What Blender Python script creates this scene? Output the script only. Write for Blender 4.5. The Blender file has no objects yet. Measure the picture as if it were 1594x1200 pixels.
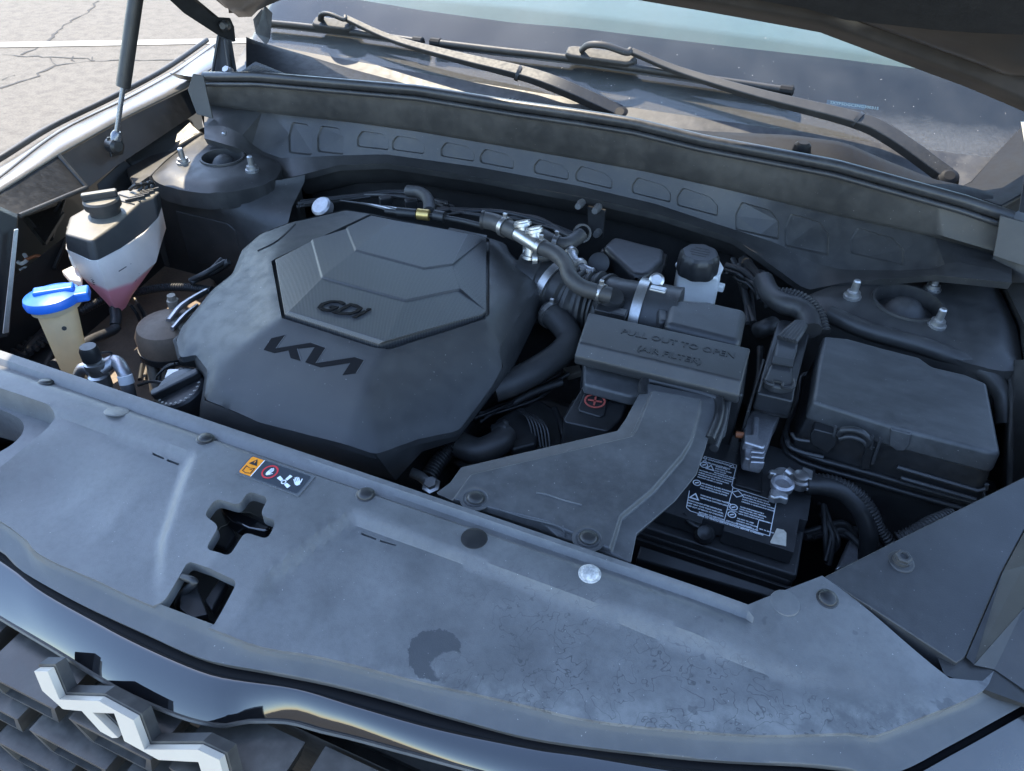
import bpy, bmesh, math, random
from mathutils import Vector, Matrix
from mathutils.bvhtree import BVHTree
from mathutils.geometry import delaunay_2d_cdt
random.seed(4)
R = math.radians
scn = bpy.context.scene
COL = scn.collection
# ------------------------------------------------------------------ camera
FPX, YAW, PIT, ROL = 1190.97, -.387655, .685762, .0203325
CAM = Vector((.413397, -1.021066, 1.514335))
fw = Vector((math.sin(YAW)*math.cos(PIT), math.cos(YAW)*math.cos(PIT), -math.sin(PIT)))
r0 = Vector((math.cos(YAW), -math.sin(YAW), 0)); u0 = r0.cross(fw)
rt = math.cos(ROL)*r0 + math.sin(ROL)*u0; up = rt.cross(fw)
cd = bpy.data.cameras.new('camera'); cam = bpy.data.objects.new('camera', cd); COL.objects.link(cam)
cam.matrix_world = Matrix(((rt.x, up.x, -fw.x, CAM.x), (rt.y, up.y, -fw.y, CAM.y), (rt.z, up.z, -fw.z, CAM.z), (0, 0, 0, 1)))
cd.sensor_width = 36; cd.lens = FPX/1594*36; cd.clip_start = .02; cd.clip_end = 400
scn.camera = cam
# ------------------------------------------------------------------ sky, sun, exposure
SUN_EL, SUN_AZ = R(56.9), R(-57.5)      # azimuth from +Y (behind the car) towards +X
wd = bpy.data.worlds.new('World'); scn.world = wd; wd.use_nodes = True
nt = wd.node_tree; sky = nt.nodes.new('ShaderNodeTexSky'); sky.sky_type = 'NISHITA'; sky.sun_disc = False
sky.sun_elevation = SUN_EL; sky.sun_rotation = SUN_AZ; sky.air_density = 1.0; sky.dust_density = 0.3; sky.ozone_density = 1.0
nt.links.new(sky.outputs[0], nt.nodes['Background'].inputs[0]); nt.nodes['Background'].inputs[1].default_value = .15
sl = bpy.data.lights.new('sun', 'SUN'); sl.energy = 2.0; sl.angle = R(.5); sl.color = (1, .88, .68)
so = bpy.data.objects.new('sun', sl); COL.objects.link(so)
sd = Vector((math.sin(SUN_AZ)*math.cos(SUN_EL), math.cos(SUN_AZ)*math.cos(SUN_EL), math.sin(SUN_EL)))
so.location = sd*6; so.rotation_euler = (-sd).to_track_quat('-Z', 'Y').to_euler()
vs = scn.view_settings; vs.view_transform = 'Standard'; vs.look = 'None'; vs.gamma = 1; vs.exposure = 2.6
scn.render.engine = 'CYCLES'

# ------------------------------------------------------------------ pixel -> place helpers
def ray(px, py): return rt*((px-797)/FPX) - up*((py-600)/FPX) + fw
def U(px, py, z):
    d = ray(px, py); return CAM + d*((z-CAM.z)/d.z)
def UY(px, py, y):
    d = ray(px, py); return CAM + d*((y-CAM.y)/d.y)
def UX(px, py, x):
    d = ray(px, py); return CAM + d*((x-CAM.x)/d.x)
def UP(px, py, p, n):
    d = ray(px, py); return CAM + d*((p-CAM).dot(n)/d.dot(n))
def CR(ox, oy, s=500/1594): return lambda x, y: (ox+x*s, oy+y*s)
def UU(pts, z): return [U(a, b, z) for a, b in pts]
# ------------------------------------------------------------------ materials
MATS = {}
def principled(name, base, rough=.5, metal=0., spec=.5, coat=0., trans=0., sss=0., ior=1.45):
    m = bpy.data.materials.new(name); m.use_nodes = True; b = m.node_tree.nodes['Principled BSDF']
    b.inputs['Base Color'].default_value = (*base, 1); b.inputs['Roughness'].default_value = rough
    b.inputs['Metallic'].default_value = metal; b.inputs['Specular IOR Level'].default_value = spec
    b.inputs['Coat Weight'].default_value = coat; b.inputs['Coat Roughness'].default_value = .04
    b.inputs['Transmission Weight'].default_value = trans; b.inputs['IOR'].default_value = ior
    MATS[name] = m; return m
def N(nt, t, **k):
    n = nt.nodes.new(t)
    for a, v in k.items(): setattr(n, a, v)
    return n
def mathn(nt, op, a, b=None, c=None, clamp=False):
    n = N(nt, 'ShaderNodeMath', operation=op); n.use_clamp = clamp
    for i, v in enumerate((a, b, c)):
        if v is None: continue
        if isinstance(v, (int, float)): n.inputs[i].default_value = v
        else: nt.links.new(v, n.inputs[i])
    return n.outputs[0]
def mixc(nt, f, a, b):
    n = N(nt, 'ShaderNodeMix', data_type='RGBA')
    for s, v in ((0, f), (6, a), (7, b)):
        if isinstance(v, (int, float)): n.inputs[s].default_value = v
        elif isinstance(v, tuple): n.inputs[s].default_value = (*v, 1)
        else: nt.links.new(v, n.inputs[s])
    return n.outputs[2]
def noise(nt, vec, scale, detail=4, rough=.55, dist=0):
    n = N(nt, 'ShaderNodeTexNoise'); n.inputs['Scale'].default_value = scale; n.inputs['Detail'].default_value = detail
    n.inputs['Roughness'].default_value = rough; n.inputs['Distortion'].default_value = dist
    nt.links.new(vec, n.inputs['Vector']); return n.outputs['Fac']
def ramp(nt, v, a, b):
    n = N(nt, 'ShaderNodeMapRange'); n.inputs[1].default_value = a; n.inputs[2].default_value = b
    n.interpolation_type = 'SMOOTHSTEP'
    nt.links.new(v, n.inputs[0]); return n.outputs[0]
def pos(nt): return N(nt, 'ShaderNodeNewGeometry').outputs['Position']
def worn(name, base, dust, rough=.5, amt=.6, scale=14, grain=900, gb=.12, metal=0., spec=.5, speck=.0, rvar=.12, coat=0., stretch=None, top=None):
    """dusty / worn surface: two tones of large noise, fine grain bump, a few pale specks"""
    m = principled(name, base, rough, metal, spec, coat); nt = m.node_tree; b = nt.nodes['Principled BSDF']; p = pos(nt)
    if stretch:
        mp = N(nt, 'ShaderNodeMapping'); mp.inputs['Rotation'].default_value = (0, 0, R(stretch[0])); mp.inputs['Scale'].default_value = stretch[1]
        nt.links.new(p, mp.inputs[0]); p = mp.outputs[0]
    n1 = ramp(nt, noise(nt, p, scale, 6, .62), .36, .72); n2 = ramp(nt, noise(nt, p, scale*6.3, 4, .6), .35, .75)
    f = mathn(nt, 'MULTIPLY', mathn(nt, 'ADD', mathn(nt, 'MULTIPLY', n1, .65), mathn(nt, 'MULTIPLY', n2, .35)), amt)
    c = mixc(nt, f, base, dust)
    if top:      # settled dust, with sunlight put into the colour of upward faces
        sn = N(nt, 'ShaderNodeSeparateXYZ'); nt.links.new(N(nt, 'ShaderNodeNewGeometry').outputs['Normal'], sn.inputs[0])
        c = mixc(nt, mathn(nt, 'MULTIPLY', ramp(nt, sn.outputs[2], .55, .95), mathn(nt, 'ADD', .75, mathn(nt, 'MULTIPLY', n2, .25))), c, top)
    if speck:
        s = ramp(nt, noise(nt, p, 420, 2, .5), .74-.02*speck, .80)
        c = mixc(nt, mathn(nt, 'MULTIPLY', s, .5), c, (.45, .43, .4))
    nt.links.new(c, b.inputs['Base Color'])
    nt.links.new(mathn(nt, 'ADD', mathn(nt, 'MULTIPLY', n2, rvar), rough-rvar*.4), b.inputs['Roughness'])
    if grain:
        bp = N(nt, 'ShaderNodeBump'); bp.inputs['Strength'].default_value = gb; bp.inputs['Distance'].default_value = .0006
        nt.links.new(noise(nt, p, grain, 2, .5), bp.inputs['Height']); nt.links.new(bp.outputs[0], b.inputs['Normal'])
    return m
worn('cover_plastic', (.026, .0265, .028), (.042, .043, .044), .50, .7, 9, 1400, .14, spec=.42, speck=.6)
worn('duct_plastic', (.046, .047, .049), (.090, .091, .093), .46, .8, 16, 900, .15, speck=1)
worn('black_plastic', (.013, .0135, .0145), (.030, .030, .031), .42, .6, 18, 900, .12)
worn('lid_plastic', (.024, .0245, .026), (.045, .046, .048), .45, .8, 15, 800, .15, speck=1)
worn('deep_black', (.014, .014, .0145), (.034, .033, .031), .5, .6, 20, 500, .2)
worn('rubber', (.016, .016, .017), (.04, .039, .037), .5, .6, 25, 700, .15)
worn('dusty_hose', (.025, .025, .026), (.055, .054, .052), .55, .7, 30, 700, .2)
worn('body_inner', (.026, .026, .026), (.066, .063, .058), .46, .75, 8, 600, .1, metal=.0, speck=.5)
worn('paint', (.13, .122, .112), (.19, .178, .16), .34, .8, 2.5, 0, coat=.4)
worn('hood_under', (.050, .043, .038), (.085, .072, .062), .34, .7, 5, 0, metal=.35)
worn('insulator', (.010, .010, .011), (.025, .025, .026), .85, .7, 40, 300, .5)
worn('seal_rubber', (.022, .022, .023), (.055, .055, .055), .38, .6, 20, 500, .12)
principled('gloss_black', (.006, .006, .007), .06, coat=1)
worn('grille_black', (.035, .033, .031), (.12, .11, .095), .35, .7, 12, 0)
worn('chrome', (.60, .54, .45), (.50, .45, .37), .36, .5, 6, 0, metal=.35)
worn('dark_steel', (.14, .15, .17), (.10, .10, .11), .3, .6, 60, 0, metal=.7)
worn('steel', (.38, .38, .38), (.22, .20, .18), .36, .7, 60, 0, metal=.9)
worn('zinc', (.42, .42, .42), (.30, .28, .25), .36, .7, 60, 0, metal=.85)
worn('cast_aluminium', (.42, .42, .44), (.26, .25, .25), .42, .8, 50, 600, .4, metal=.8)
worn('bounce_lit_cast', (.17, .12, .085), (.10, .08, .06), .55, .8, 30, 400, .3)  # cast metal with warm bounced light put into its brown
worn('dusty_metal', (.16, .14, .115), (.26, .23, .19), .5, .8, 30, 400, .3, metal=.3)
worn('red_print', (.30, .06, .045), (.22, .07, .06), .5, .5, 60, 0)
worn('dusty_plate', (.30, .28, .25), (.42, .39, .34), .6, .8, 20, 500, .1)
principled('print_white', (.72, .74, .76), .5)
principled('print_black', (.012, .014, .018), .4)
principled('print_orange', (.80, .26, .01), .4)
principled('print_red', (.55, .03, .04), .4)
principled('print_slate', (.035, .042, .052), .35)
worn('clear_film', (.10, .105, .11), (.14, .145, .15), .25, .6, 40, 0)
worn('worn_clip', (.20, .20, .20), (.62, .61, .58), .5, 1., 190, 500, .3)
worn('paper', (.55, .51, .43), (.36, .32, .25), .7, .8, 160, 0)
worn('gold', (.55, .38, .13), (.7, .5, .2), .35, .6, 80, 0, metal=.8)
worn('copper_wire', (.35, .12, .05), (.25, .10, .05), .5, .6, 80, 0)
worn('vin_blue', (.06, .14, .22), (.08, .17, .25), .4, .4, 60, 0)
worn('blue_cap', (.018, .12, .50), (.03, .15, .55), .35, .6, 20, 0)
def translucent(name, base, rough=.4, tr=.45, zlev=None, low=None):
    m = principled(name, base, rough); nt = m.node_tree; b = nt.nodes['Principled BSDF']; out = nt.nodes['Material Output']
    t = N(nt, 'ShaderNodeBsdfTranslucent'); mx = N(nt, 'ShaderNodeMixShader'); mx.inputs[0].default_value = tr
    col = None; p = pos(nt)
    col = mixc(nt, ramp(nt, noise(nt, p, 25, 4), .3, .8), base, tuple(c*.86 for c in base))
    if zlev is not None:
        sx = N(nt, 'ShaderNodeSeparateXYZ'); nt.links.new(p, sx.inputs[0])
        f = ramp(nt, mathn(nt, 'ADD', sx.outputs[2], mathn(nt, 'MULTIPLY', noise(nt, p, 20), .012)), zlev-.003, zlev+.008)
        col = mixc(nt, f, low, col)
    nt.links.new(col, b.inputs['Base Color']); nt.links.new(col, t.inputs['Color'])
    nt.links.new(b.outputs[0], mx.inputs[1]); nt.links.new(t.outputs[0], mx.inputs[2]); nt.links.new(mx.outputs[0], out.inputs[0])
translucent('washer_cream', (.92, .77, .52), .4, .6)
translucent('coolant_white', (.86, .83, .78), .4, .45, .893, (.80, .34, .40))
translucent('brake_white', (.88, .88, .85), .35, .15, .905, (.62, .55, .36))
# asphalt
m = worn('asphalt', (.125, .106, .082), (.070, .058, .044), .85, 1., 14, 60, .6, speck=1.5)
principled('crack_tar', (.05, .045, .04), .9)
worn('line_paint', (.30, .275, .235), (.22, .20, .17), .7, .6, 20, 0)
# radiator cover: faded plastic with dried water marks
def cover_mat():
    m = principled('faded_plastic', (.09, .092, .095), .46); nt = m.node_tree; b = nt.nodes['Principled BSDF']; p = pos(nt)
    sx = N(nt, 'ShaderNodeSeparateXYZ'); nt.links.new(p, sx.inputs[0]); X, Y = sx.outputs[0], sx.outputs[1]
    big = ramp(nt, noise(nt, p, 7, 5, .6), .32, .7); mid = ramp(nt, noise(nt, p, 34, 6, .65), .3, .75); fine = ramp(nt, noise(nt, p, 150, 4, .7), .35, .75)
    c = mixc(nt, big, (.084, .085, .086), (.122, .123, .124)); c = mixc(nt, mathn(nt, 'MULTIPLY', mid, .26), c, (.165, .165, .163))
    c = mixc(nt, mathn(nt, 'MULTIPLY', fine, .22), c, (.040, .041, .043))
    # pale lime bloom along the front fold, right half
    fr = mathn(nt, 'SUBTRACT', Y, mathn(nt, 'MULTIPLY', mathn(nt, 'POWER', mathn(nt, 'SUBTRACT', X, -.02), 2), .42))
    edge = mathn(nt, 'MULTIPLY', ramp(nt, fr, -.758, -.784), ramp(nt, X, .10, .26))
    bl = mathn(nt, 'MULTIPLY', edge, ramp(nt, noise(nt, p, 45, 6, .7), .38, .62))
    c = mixc(nt, mathn(nt, 'MULTIPLY', bl, .45), c, (.22, .22, .21))
    # contour rings of dried puddles
    reg = mathn(nt, 'MULTIPLY', ramp(nt, X, .16, .34), ramp(nt, Y, -.615, -.66))
    w = noise(nt, p, 36, 3, .55, .3); wob = noise(nt, p, 130, 3, .6)
    lv = mathn(nt, 'ADD', w, mathn(nt, 'MULTIPLY', wob, .05))
    ring = None
    for L in (.49, .60):
        d = mathn(nt, 'ABSOLUTE', mathn(nt, 'SUBTRACT', lv, L)); g = ramp(nt, d, .009, .001)
        ring = g if ring is None else mathn(nt, 'MAXIMUM', ring, g)
    ring = mathn(nt, 'MULTIPLY', mathn(nt, 'MULTIPLY', ring, reg), ramp(nt, noise(nt, p, 14, 2), .40, .52))
    c = mixc(nt, mathn(nt, 'MULTIPLY', ring, .55), c, (.022, .023, .025))
    # one damp horseshoe patch
    c0 = U(676, 1010, .96)
    def ell(cx, cy, rx, ry):
        a = mathn(nt, 'DIVIDE', mathn(nt, 'SUBTRACT', X, cx), rx); bb = mathn(nt, 'DIVIDE', mathn(nt, 'SUBTRACT', Y, cy), ry)
        return mathn(nt, 'ADD', mathn(nt, 'SQRT', mathn(nt, 'ADD', mathn(nt, 'MULTIPLY', a, a), mathn(nt, 'MULTIPLY', bb, bb))), mathn(nt, 'MULTIPLY', mathn(nt, 'SUBTRACT', noise(nt, p, 55, 5, .65), .5), 1.1))
    c1 = U(706, 1032, .96)
    patch = mathn(nt, 'MULTIPLY', ramp(nt, ell(c0.x, c0.y, .021, .022), 1.05, .99), ramp(nt, ell(c1.x, c1.y, .017, .013), .9, 1.05))
    c = mixc(nt, mathn(nt, 'MULTIPLY', patch, .8), c, (.040, .043, .047))
    sp = ramp(nt, noise(nt, p, 620, 1, .5), .79, .81); c = mixc(nt, mathn(nt, 'MULTIPLY', sp, .6), c, (.5, .49, .46))
    spots = mathn(nt, 'MULTIPLY', ramp(nt, noise(nt, p, 60, 2), .66, .71), ramp(nt, X, .3, .45)); c = mixc(nt, mathn(nt, 'MULTIPLY', spots, .5), c, (.045, .047, .05))
    nt.links.new(c, b.inputs['Base Color'])
    nt.links.new(mathn(nt, 'ADD', .40, mathn(nt, 'MULTIPLY', mid, .16)), b.inputs['Roughness'])
    bp = N(nt, 'ShaderNodeBump'); bp.inputs['Strength'].default_value = .35; bp.inputs['Distance'].default_value = .0005
    nt.links.new(noise(nt, p, 1100, 2), bp.inputs['Height']); nt.links.new(bp.outputs[0], b.inputs['Normal'])
cover_mat()
# woven centre of the engine cover
def weave_mat():
    m = principled('weave_plastic', (.042, .043, .045), .36); nt = m.node_tree; b = nt.nodes['Principled BSDF']; p = pos(nt)
    h = None
    for ax in (45, -45):
        mp = N(nt, 'ShaderNodeMapping'); mp.inputs['Rotation'].default_value = (0, 0, R(ax+12)); nt.links.new(p, mp.inputs[0])
        wv = N(nt, 'ShaderNodeTexWave'); wv.inputs['Scale'].default_value = 190; nt.links.new(mp.outputs[0], wv.inputs[0])
        h = wv.outputs['Fac'] if h is None else mathn(nt, 'MULTIPLY', h, wv.outputs['Fac'])
    bp = N(nt, 'ShaderNodeBump'); bp.inputs['Strength'].default_value = .35; bp.inputs['Distance'].default_value = .001
    nt.links.new(h, bp.inputs['Height']); nt.links.new(bp.outputs[0], b.inputs['Normal'])
    nt.links.new(mixc(nt, h, (.034, .035, .037), (.062, .063, .066)), b.inputs['Base Color'])
weave_mat()
def glass_mat():
    m = principled('windshield_glass', (.80, .93, .86), .0, ior=1.5); nt = m.node_tree; out = nt.nodes['Material Output']
    t = N(nt, 'ShaderNodeBsdfTransparent'); t.inputs[0].default_value = (.74, .86, .78, 1)
    g = N(nt, 'ShaderNodeBsdfGlossy'); g.inputs['Roughness'].default_value = .02
    fr = N(nt, 'ShaderNodeFresnel'); fr.inputs[0].default_value = 1.5
    mx = N(nt, 'ShaderNodeMixShader'); nt.links.new(fr.outputs[0], mx.inputs[0]); nt.links.new(t.outputs[0], mx.inputs[1]); nt.links.new(g.outputs[0], mx.inputs[2])
    d = N(nt, 'ShaderNodeBsdfDiffuse'); d.inputs[0].default_value = (.55, .52, .47, 1); p = pos(nt)
    sx = N(nt, 'ShaderNodeSeparateXYZ'); nt.links.new(p, sx.inputs[0])
    film = mathn(nt, 'ADD', mathn(nt, 'MULTIPLY', ramp(nt, noise(nt, p, 6, 5, .6), .3, .8), .05), .02)
    zz = mathn(nt, 'ADD', mathn(nt, 'ADD', sx.outputs[2], mathn(nt, 'MULTIPLY', mathn(nt, 'MULTIPLY', sx.outputs[0], sx.outputs[0]), .02)), mathn(nt, 'MULTIPLY', noise(nt, p, 45, 5, .7), .02))
    lowd = mathn(nt, 'MULTIPLY', ramp(nt, zz, 1.100, 1.058), mathn(nt, 'ADD', .6, mathn(nt, 'MULTIPLY', ramp(nt, noise(nt, p, 220, 3, .7), .3, .8), .4)))
    spk = ramp(nt, noise(nt, p, 260, 1), .785, .80)
    dust = mathn(nt, 'MAXIMUM', mathn(nt, 'MAXIMUM', film, mathn(nt, 'MULTIPLY', lowd, .20)), mathn(nt, 'MULTIPLY', spk, .7))
    m2 = N(nt, 'ShaderNodeMixShader'); nt.links.new(dust, m2.inputs[0]); nt.links.new(mx.outputs[0], m2.inputs[1]); nt.links.new(d.outputs[0], m2.inputs[2])
    nt.links.new(m2.outputs[0], out.inputs[0])
glass_mat()
worn('frit', (.010, .011, .014), (.016, .017, .02), .5, .5, 12, 0)
worn('dash_plastic', (.38, .35, .27), (.46, .43, .34), .6, .6, 12, 700, .5)
worn('cowl_plastic', (.022, .021, .020), (.12, .11, .095), .5, .75, 10, 500, .2, speck=1)
worn('cowl_black', (.008, .008, .009), (.016, .016, .016), .6, .6, 14, 600, .15, spec=.2)
worn('sunlit_dusty_lid', (.018, .018, .019), (.035, .034, .033), .5, .7, 18, 700, .2, top=(.17, .155, .125))  # pale top tone: settled dust plus painted sunlight
worn('fuse_lid', (.034, .035, .036), (.068, .069, .07), .47, .9, 16, 800, .15, speck=1, stretch=(12, (1, 2.2, 1)))
principled('letter_black', (.004, .004, .005), .65, spec=.12)
worn('flange_plastic', (.055, .056, .057), (.085, .086, .087), .44, .7, 12, 900, .15, speck=.6)
worn('wiper_black', (.014, .014, .014), (.045, .042, .038), .55, .5, 30, 600, .15, speck=1)
worn('bumper_paint', (.030, .029, .029), (.05, .048, .045), .22, .6, 6, 0, coat=1)

# ------------------------------------------------------------------ mesh helpers
def thing(name, label, cat, loc=(0, 0, 0), group=None):
    o = bpy.data.objects.new(name, None); COL.objects.link(o); o.location = loc; o.empty_display_size = .02
    o['label'] = label; o['category'] = cat
    if group: o['group'] = group
    return o
def tag(o, label, cat, group=None, kind=None):
    if kind: o['kind'] = kind
    else: o['label'] = label; o['category'] = cat
    if group: o['group'] = group
    return o
ORG = {}
def mk(name, V, F, mat, parent=None, smooth=True, bevel=0., seg=2, ang=25, label=None, recalc=True, dissolve=0):
    V = [Vector(v) for v in V]
    c = sum(V, Vector())/len(V)
    me = bpy.data.meshes.new(name); bm = bmesh.new()
    vs_ = [bm.verts.new(v-c) for v in V]
    for f in F:
        try: bm.faces.new([vs_[i] for i in f])
        except ValueError: pass
    if recalc: bmesh.ops.recalc_face_normals(bm, faces=bm.faces)
    if dissolve: bmesh.ops.dissolve_limit(bm, angle_limit=R(dissolve), verts=bm.verts, edges=bm.edges)
    bm.to_mesh(me); bm.free()
    o = bpy.data.objects.new(name, me); COL.objects.link(o)
    me.materials.append(MATS[mat])
    for p in me.polygons: p.use_smooth = smooth
    if smooth and not bevel: me.set_sharp_from_angle(angle=R(ang))
    if bevel:
        b = o.modifiers.new('bevel', 'BEVEL'); b.width = bevel; b.segments = seg; b.limit_method = 'ANGLE'; b.angle_limit = R(ang); b.harden_normals = not dissolve
        b.use_clamp_overlap = True
    wl = c.copy()
    if parent is not None:
        o.parent = parent; o.location = c - ORG.get(parent.name, parent.location)
    else: o.location = c
    ORG[o.name] = wl
    if label: o['label'] = label
    return o
def prism(name, top, off, mat, parent=None, bevel=.003, seg=2, grow=0., smooth=True, ang=25, **k):
    """top polygon, pushed by off (vector, z drop or list of points) to make a closed solid"""
    top = [Vector(t) for t in top]; n = len(top); c = sum(top, Vector())/n
    if isinstance(off, (int, float)): off = Vector((0, 0, -off))
    if isinstance(off, list): bot = [Vector(b) for b in off]
    else: bot = [t+off+Vector(((t-c).x, (t-c).y, 0))*grow for t in top]
    F = [tuple(range(n)), tuple(range(2*n-1, n-1, -1))]+[(i, (i+1) % n, n+(i+1) % n, n+i) for i in range(n)]
    return mk(name, top+bot, F, mat, parent, smooth, bevel, seg, ang, **k)
def box(name, c, s, mat, parent=None, rot=0, bevel=.003, tilt=None, **k):
    M = Matrix.Rotation(rot, 3, 'Z')
    if tilt is not None: M = M @ Matrix.Rotation(tilt, 3, 'X')
    c = Vector(c); h = Vector(s)/2
    T = [c+M@Vector((a*h.x, b*h.y, h.z)) for a, b in ((-1, -1), (1, -1), (1, 1), (-1, 1))]
    B = [c+M@Vector((a*h.x, b*h.y, -h.z)) for a, b in ((-1, -1), (1, -1), (1, 1), (-1, 1))]
    return prism(name, T, B, mat, parent, bevel, **k)
def catmull(pts, n=8):
    P = [Vector(p) for p in pts]
    if len(P) < 3:
        return [P[0].lerp(P[-1], i/n) for i in range(n+1)]
    Q = [P[0]*2-P[1]]+P+[P[-1]*2-P[-2]]; out = []
    for i in range(1, len(Q)-2):
        a, b, c, d = Q[i-1:i+3]
        for j in range(n):
            t = j/n
            out.append(.5*((2*b)+(c-a)*t+(2*a-5*b+4*c-d)*t*t+(3*b-a-3*c+d)*t**3))
    out.append(P[-1]); return out
def sweep(name, path, rad, mat, parent=None, seg=12, cap=True, rib=0., pitch=0., flat=1., **k):
    """tube along path; rad number or list; rib/pitch make a corrugated wall"""
    if rib:
        L = [0]
        for a, b in zip(path, path[1:]): L.append(L[-1]+(b-a).length)
        n = max(8, int(L[-1]/pitch)*4); Q = []; j = 0
        for i in range(n+1):
            s = L[-1]*i/n
            while j < len(L)-2 and L[j+1] < s: j += 1
            t = (s-L[j])/max(1e-9, L[j+1]-L[j]); Q.append(path[j].lerp(path[j+1], min(1, t)))
        path = Q
    n = len(path); V = []; F = []
    tn = [(path[min(i+1, n-1)]-path[max(i-1, 0)]).normalized() for i in range(n)]
    u = tn[0].orthogonal().normalized()
    for i in range(n):
        u = (u-tn[i]*u.dot(tn[i])).normalized(); w = tn[i].cross(u)
        r = rad[min(len(rad)-1, int(i*len(rad)/n))] if isinstance(rad, list) else rad
        if rib: r *= 1+(rib if i % 4 in (0, 1) else -rib)
        for s in range(seg):
            a = 2*math.pi*s/seg; V.append(path[i]+u*math.cos(a)*r+w*math.sin(a)*r*flat)
    for i in range(n-1):
        for s in range(seg): F.append((i*seg+s, i*seg+(s+1) % seg, (i+1)*seg+(s+1) % seg, (i+1)*seg+s))
    if cap: F += [tuple(range(seg)), tuple((n-1)*seg+s for s in range(seg))]
    return mk(name, V, F, mat, parent, True, 0, ang=50 if not rib else 35, **k)
def hose(name, pix, rad, mat, parent=None, n=8, **k):
    return sweep(name, catmull([U(*p) for p in pix], n), rad, mat, parent, **k)
def lathe(name, c, ax, prof, mat, parent=None, seg=24, squash=1., ang=30, scallop=0, sn=8, closed=False, **k):
    c = Vector(c); ax = Vector(ax).normalized(); u = ax.orthogonal().normalized() if abs(ax.z) < .98 else Vector((1, 0, 0)); u = (u-ax*u.dot(ax)).normalized(); w = ax.cross(u)
    V = []; F = []
    for r, h in prof:
        for s in range(seg):
            a = 2*math.pi*s/seg; q = r*(1+scallop*math.cos(sn*a)) if scallop else r
            V.append(c+ax*h+u*math.cos(a)*q+w*math.sin(a)*q*squash)
    n = len(prof)
    for i in range(n-1):
        for s in range(seg): F.append((i*seg+s, i*seg+(s+1) % seg, (i+1)*seg+(s+1) % seg, (i+1)*seg+s))
    if closed: F += [((n-1)*seg+s, (n-1)*seg+(s+1) % seg, (s+1) % seg, s) for s in range(seg)]
    else: F += [tuple(range(seg)), tuple((n-1)*seg+s for s in range(seg))]
    return mk(name, V, F, mat, parent, True, 0, ang=ang, **k)
def ring_band(name, c, ax, r, w, t, mat, parent=None, seg=28, **k):
    return lathe(name, c, ax, [(r, -w/2), (r+t, -w/2), (r+t, w/2), (r, w/2)], mat, parent, seg, closed=True, **k)
def inpoly(x, y, P):
    c = False; n = len(P)
    for i in range(n):
        a, b = P[i], P[(i+1) % n]
        if (a[1] > y) != (b[1] > y) and x < (b[0]-a[0])*(y-a[1])/(b[1]-a[1])+a[0]: c = not c
    return c
def sdist(x, y, P):
    """signed distance to polygon, inside negative"""
    d = 1e9; n = len(P)
    for i in range(n):
        ax, ay = P[i][0], P[i][1]; bx, by = P[(i+1) % n][0], P[(i+1) % n][1]; ex, ey = bx-ax, by-ay
        t = max(0, min(1, ((x-ax)*ex+(y-ay)*ey)/(ex*ex+ey*ey+1e-12))); d = min(d, math.hypot(x-ax-ex*t, y-ay-ey*t))
    return -d if inpoly(x, y, P) else d
def ss(a, b, x):
    t = max(0, min(1, (x-a)/(b-a))); return t*t*(3-2*t)
def rounded(P, r, n=4):
    out = []; m = len(P)
    for i in range(m):
        a, b, c = (Vector((P[(i+j-1) % m][0], P[(i+j-1) % m][1])) for j in range(3))
        d1 = (a-b); d2 = (c-b); q = min(r, d1.length*.45, d2.length*.45)
        p = b+d1.normalized()*q; s = b+d2.normalized()*q
        for j in range(n+1):
            t = j/n; out.append(((1-t)**2*p+2*t*(1-t)*b+t*t*s))
    return out
def dense(P, step):
    out = []
    for a, b in zip(P, P[1:]+P[:1]):
        a = Vector((a[0], a[1])); b = Vector((b[0], b[1])); k = max(1, int((b-a).length/step))
        out += [a.lerp(b, i/k) for i in range(k)]
    return out
def sheet(name, outline, holes, step, zf, mat, parent=None, thick=.003, wall=0., **k):
    """height-field plate in plan: outline, holes with walls, z = zf(x, y); returns object"""
    loops = [dense(outline, step)]+[dense(h, step*.6) for h in holes]
    V2 = []; E = []
    for L in loops:
        b = len(V2); V2 += [Vector((p[0], p[1])) for p in L]; E += [(b+i, b+(i+1) % len(L)) for i in range(len(L))]
    xs = [p[0] for p in loops[0]]; ys = [p[1] for p in loops[0]]
    x = min(xs)
    while x < max(xs):
        y = min(ys)
        while y < max(ys):
            if sdist(x, y, outline) < -step*.45 and all(sdist(x, y, h) > step*.35 for h in holes): V2.append(Vector((x, y)))
            y += step
        x += step
    vo, eo, fo, *_ = delaunay_2d_cdt(V2, E, [], 1, 1e-6)
    F = []
    for f in fo:
        cx = sum(vo[i].x for i in f)/len(f); cy = sum(vo[i].y for i in f)/len(f)
        if inpoly(cx, cy, outline) and not any(inpoly(cx, cy, h) for h in holes): F.append(tuple(f))
    V = [Vector((v.x, v.y, zf(v.x, v.y))) for v in vo]; n = len(V)
    cnt = {}
    for f in F:
        for i in range(len(f)):
            e = (f[i], f[(i+1) % len(f)]); cnt[tuple(sorted(e))] = cnt.get(tuple(sorted(e)), []) + [e]
    W = [Vector((v.x, v.y, v.z-thick)) for v in V]
    FF = F+[tuple(i+n for i in reversed(f)) for f in F]
    V = V+W
    for e in cnt.values():
        if len(e) == 1:
            a, b = e[0]
            if wall:
                m0 = len(V); V += [V[a]-Vector((0, 0, wall)), V[b]-Vector((0, 0, wall))]
                FF += [(b, a, m0, m0+1)]
            FF += [(b, a, a+n, b+n)] if not wall else []
    return mk(name, V, FF, mat, parent, True, 0, ang=k.pop('ang', 40), recalc=False, **k)
def bvh(*objs):
    V = []; F = []
    for o in objs:
        b = len(V); w = ORG[o.name]
        V += [v.co+w for v in o.data.vertices]; F += [[i+b for i in p.vertices] for p in o.data.polygons]
    return BVHTree.FromPolygons(V, F)
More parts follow.
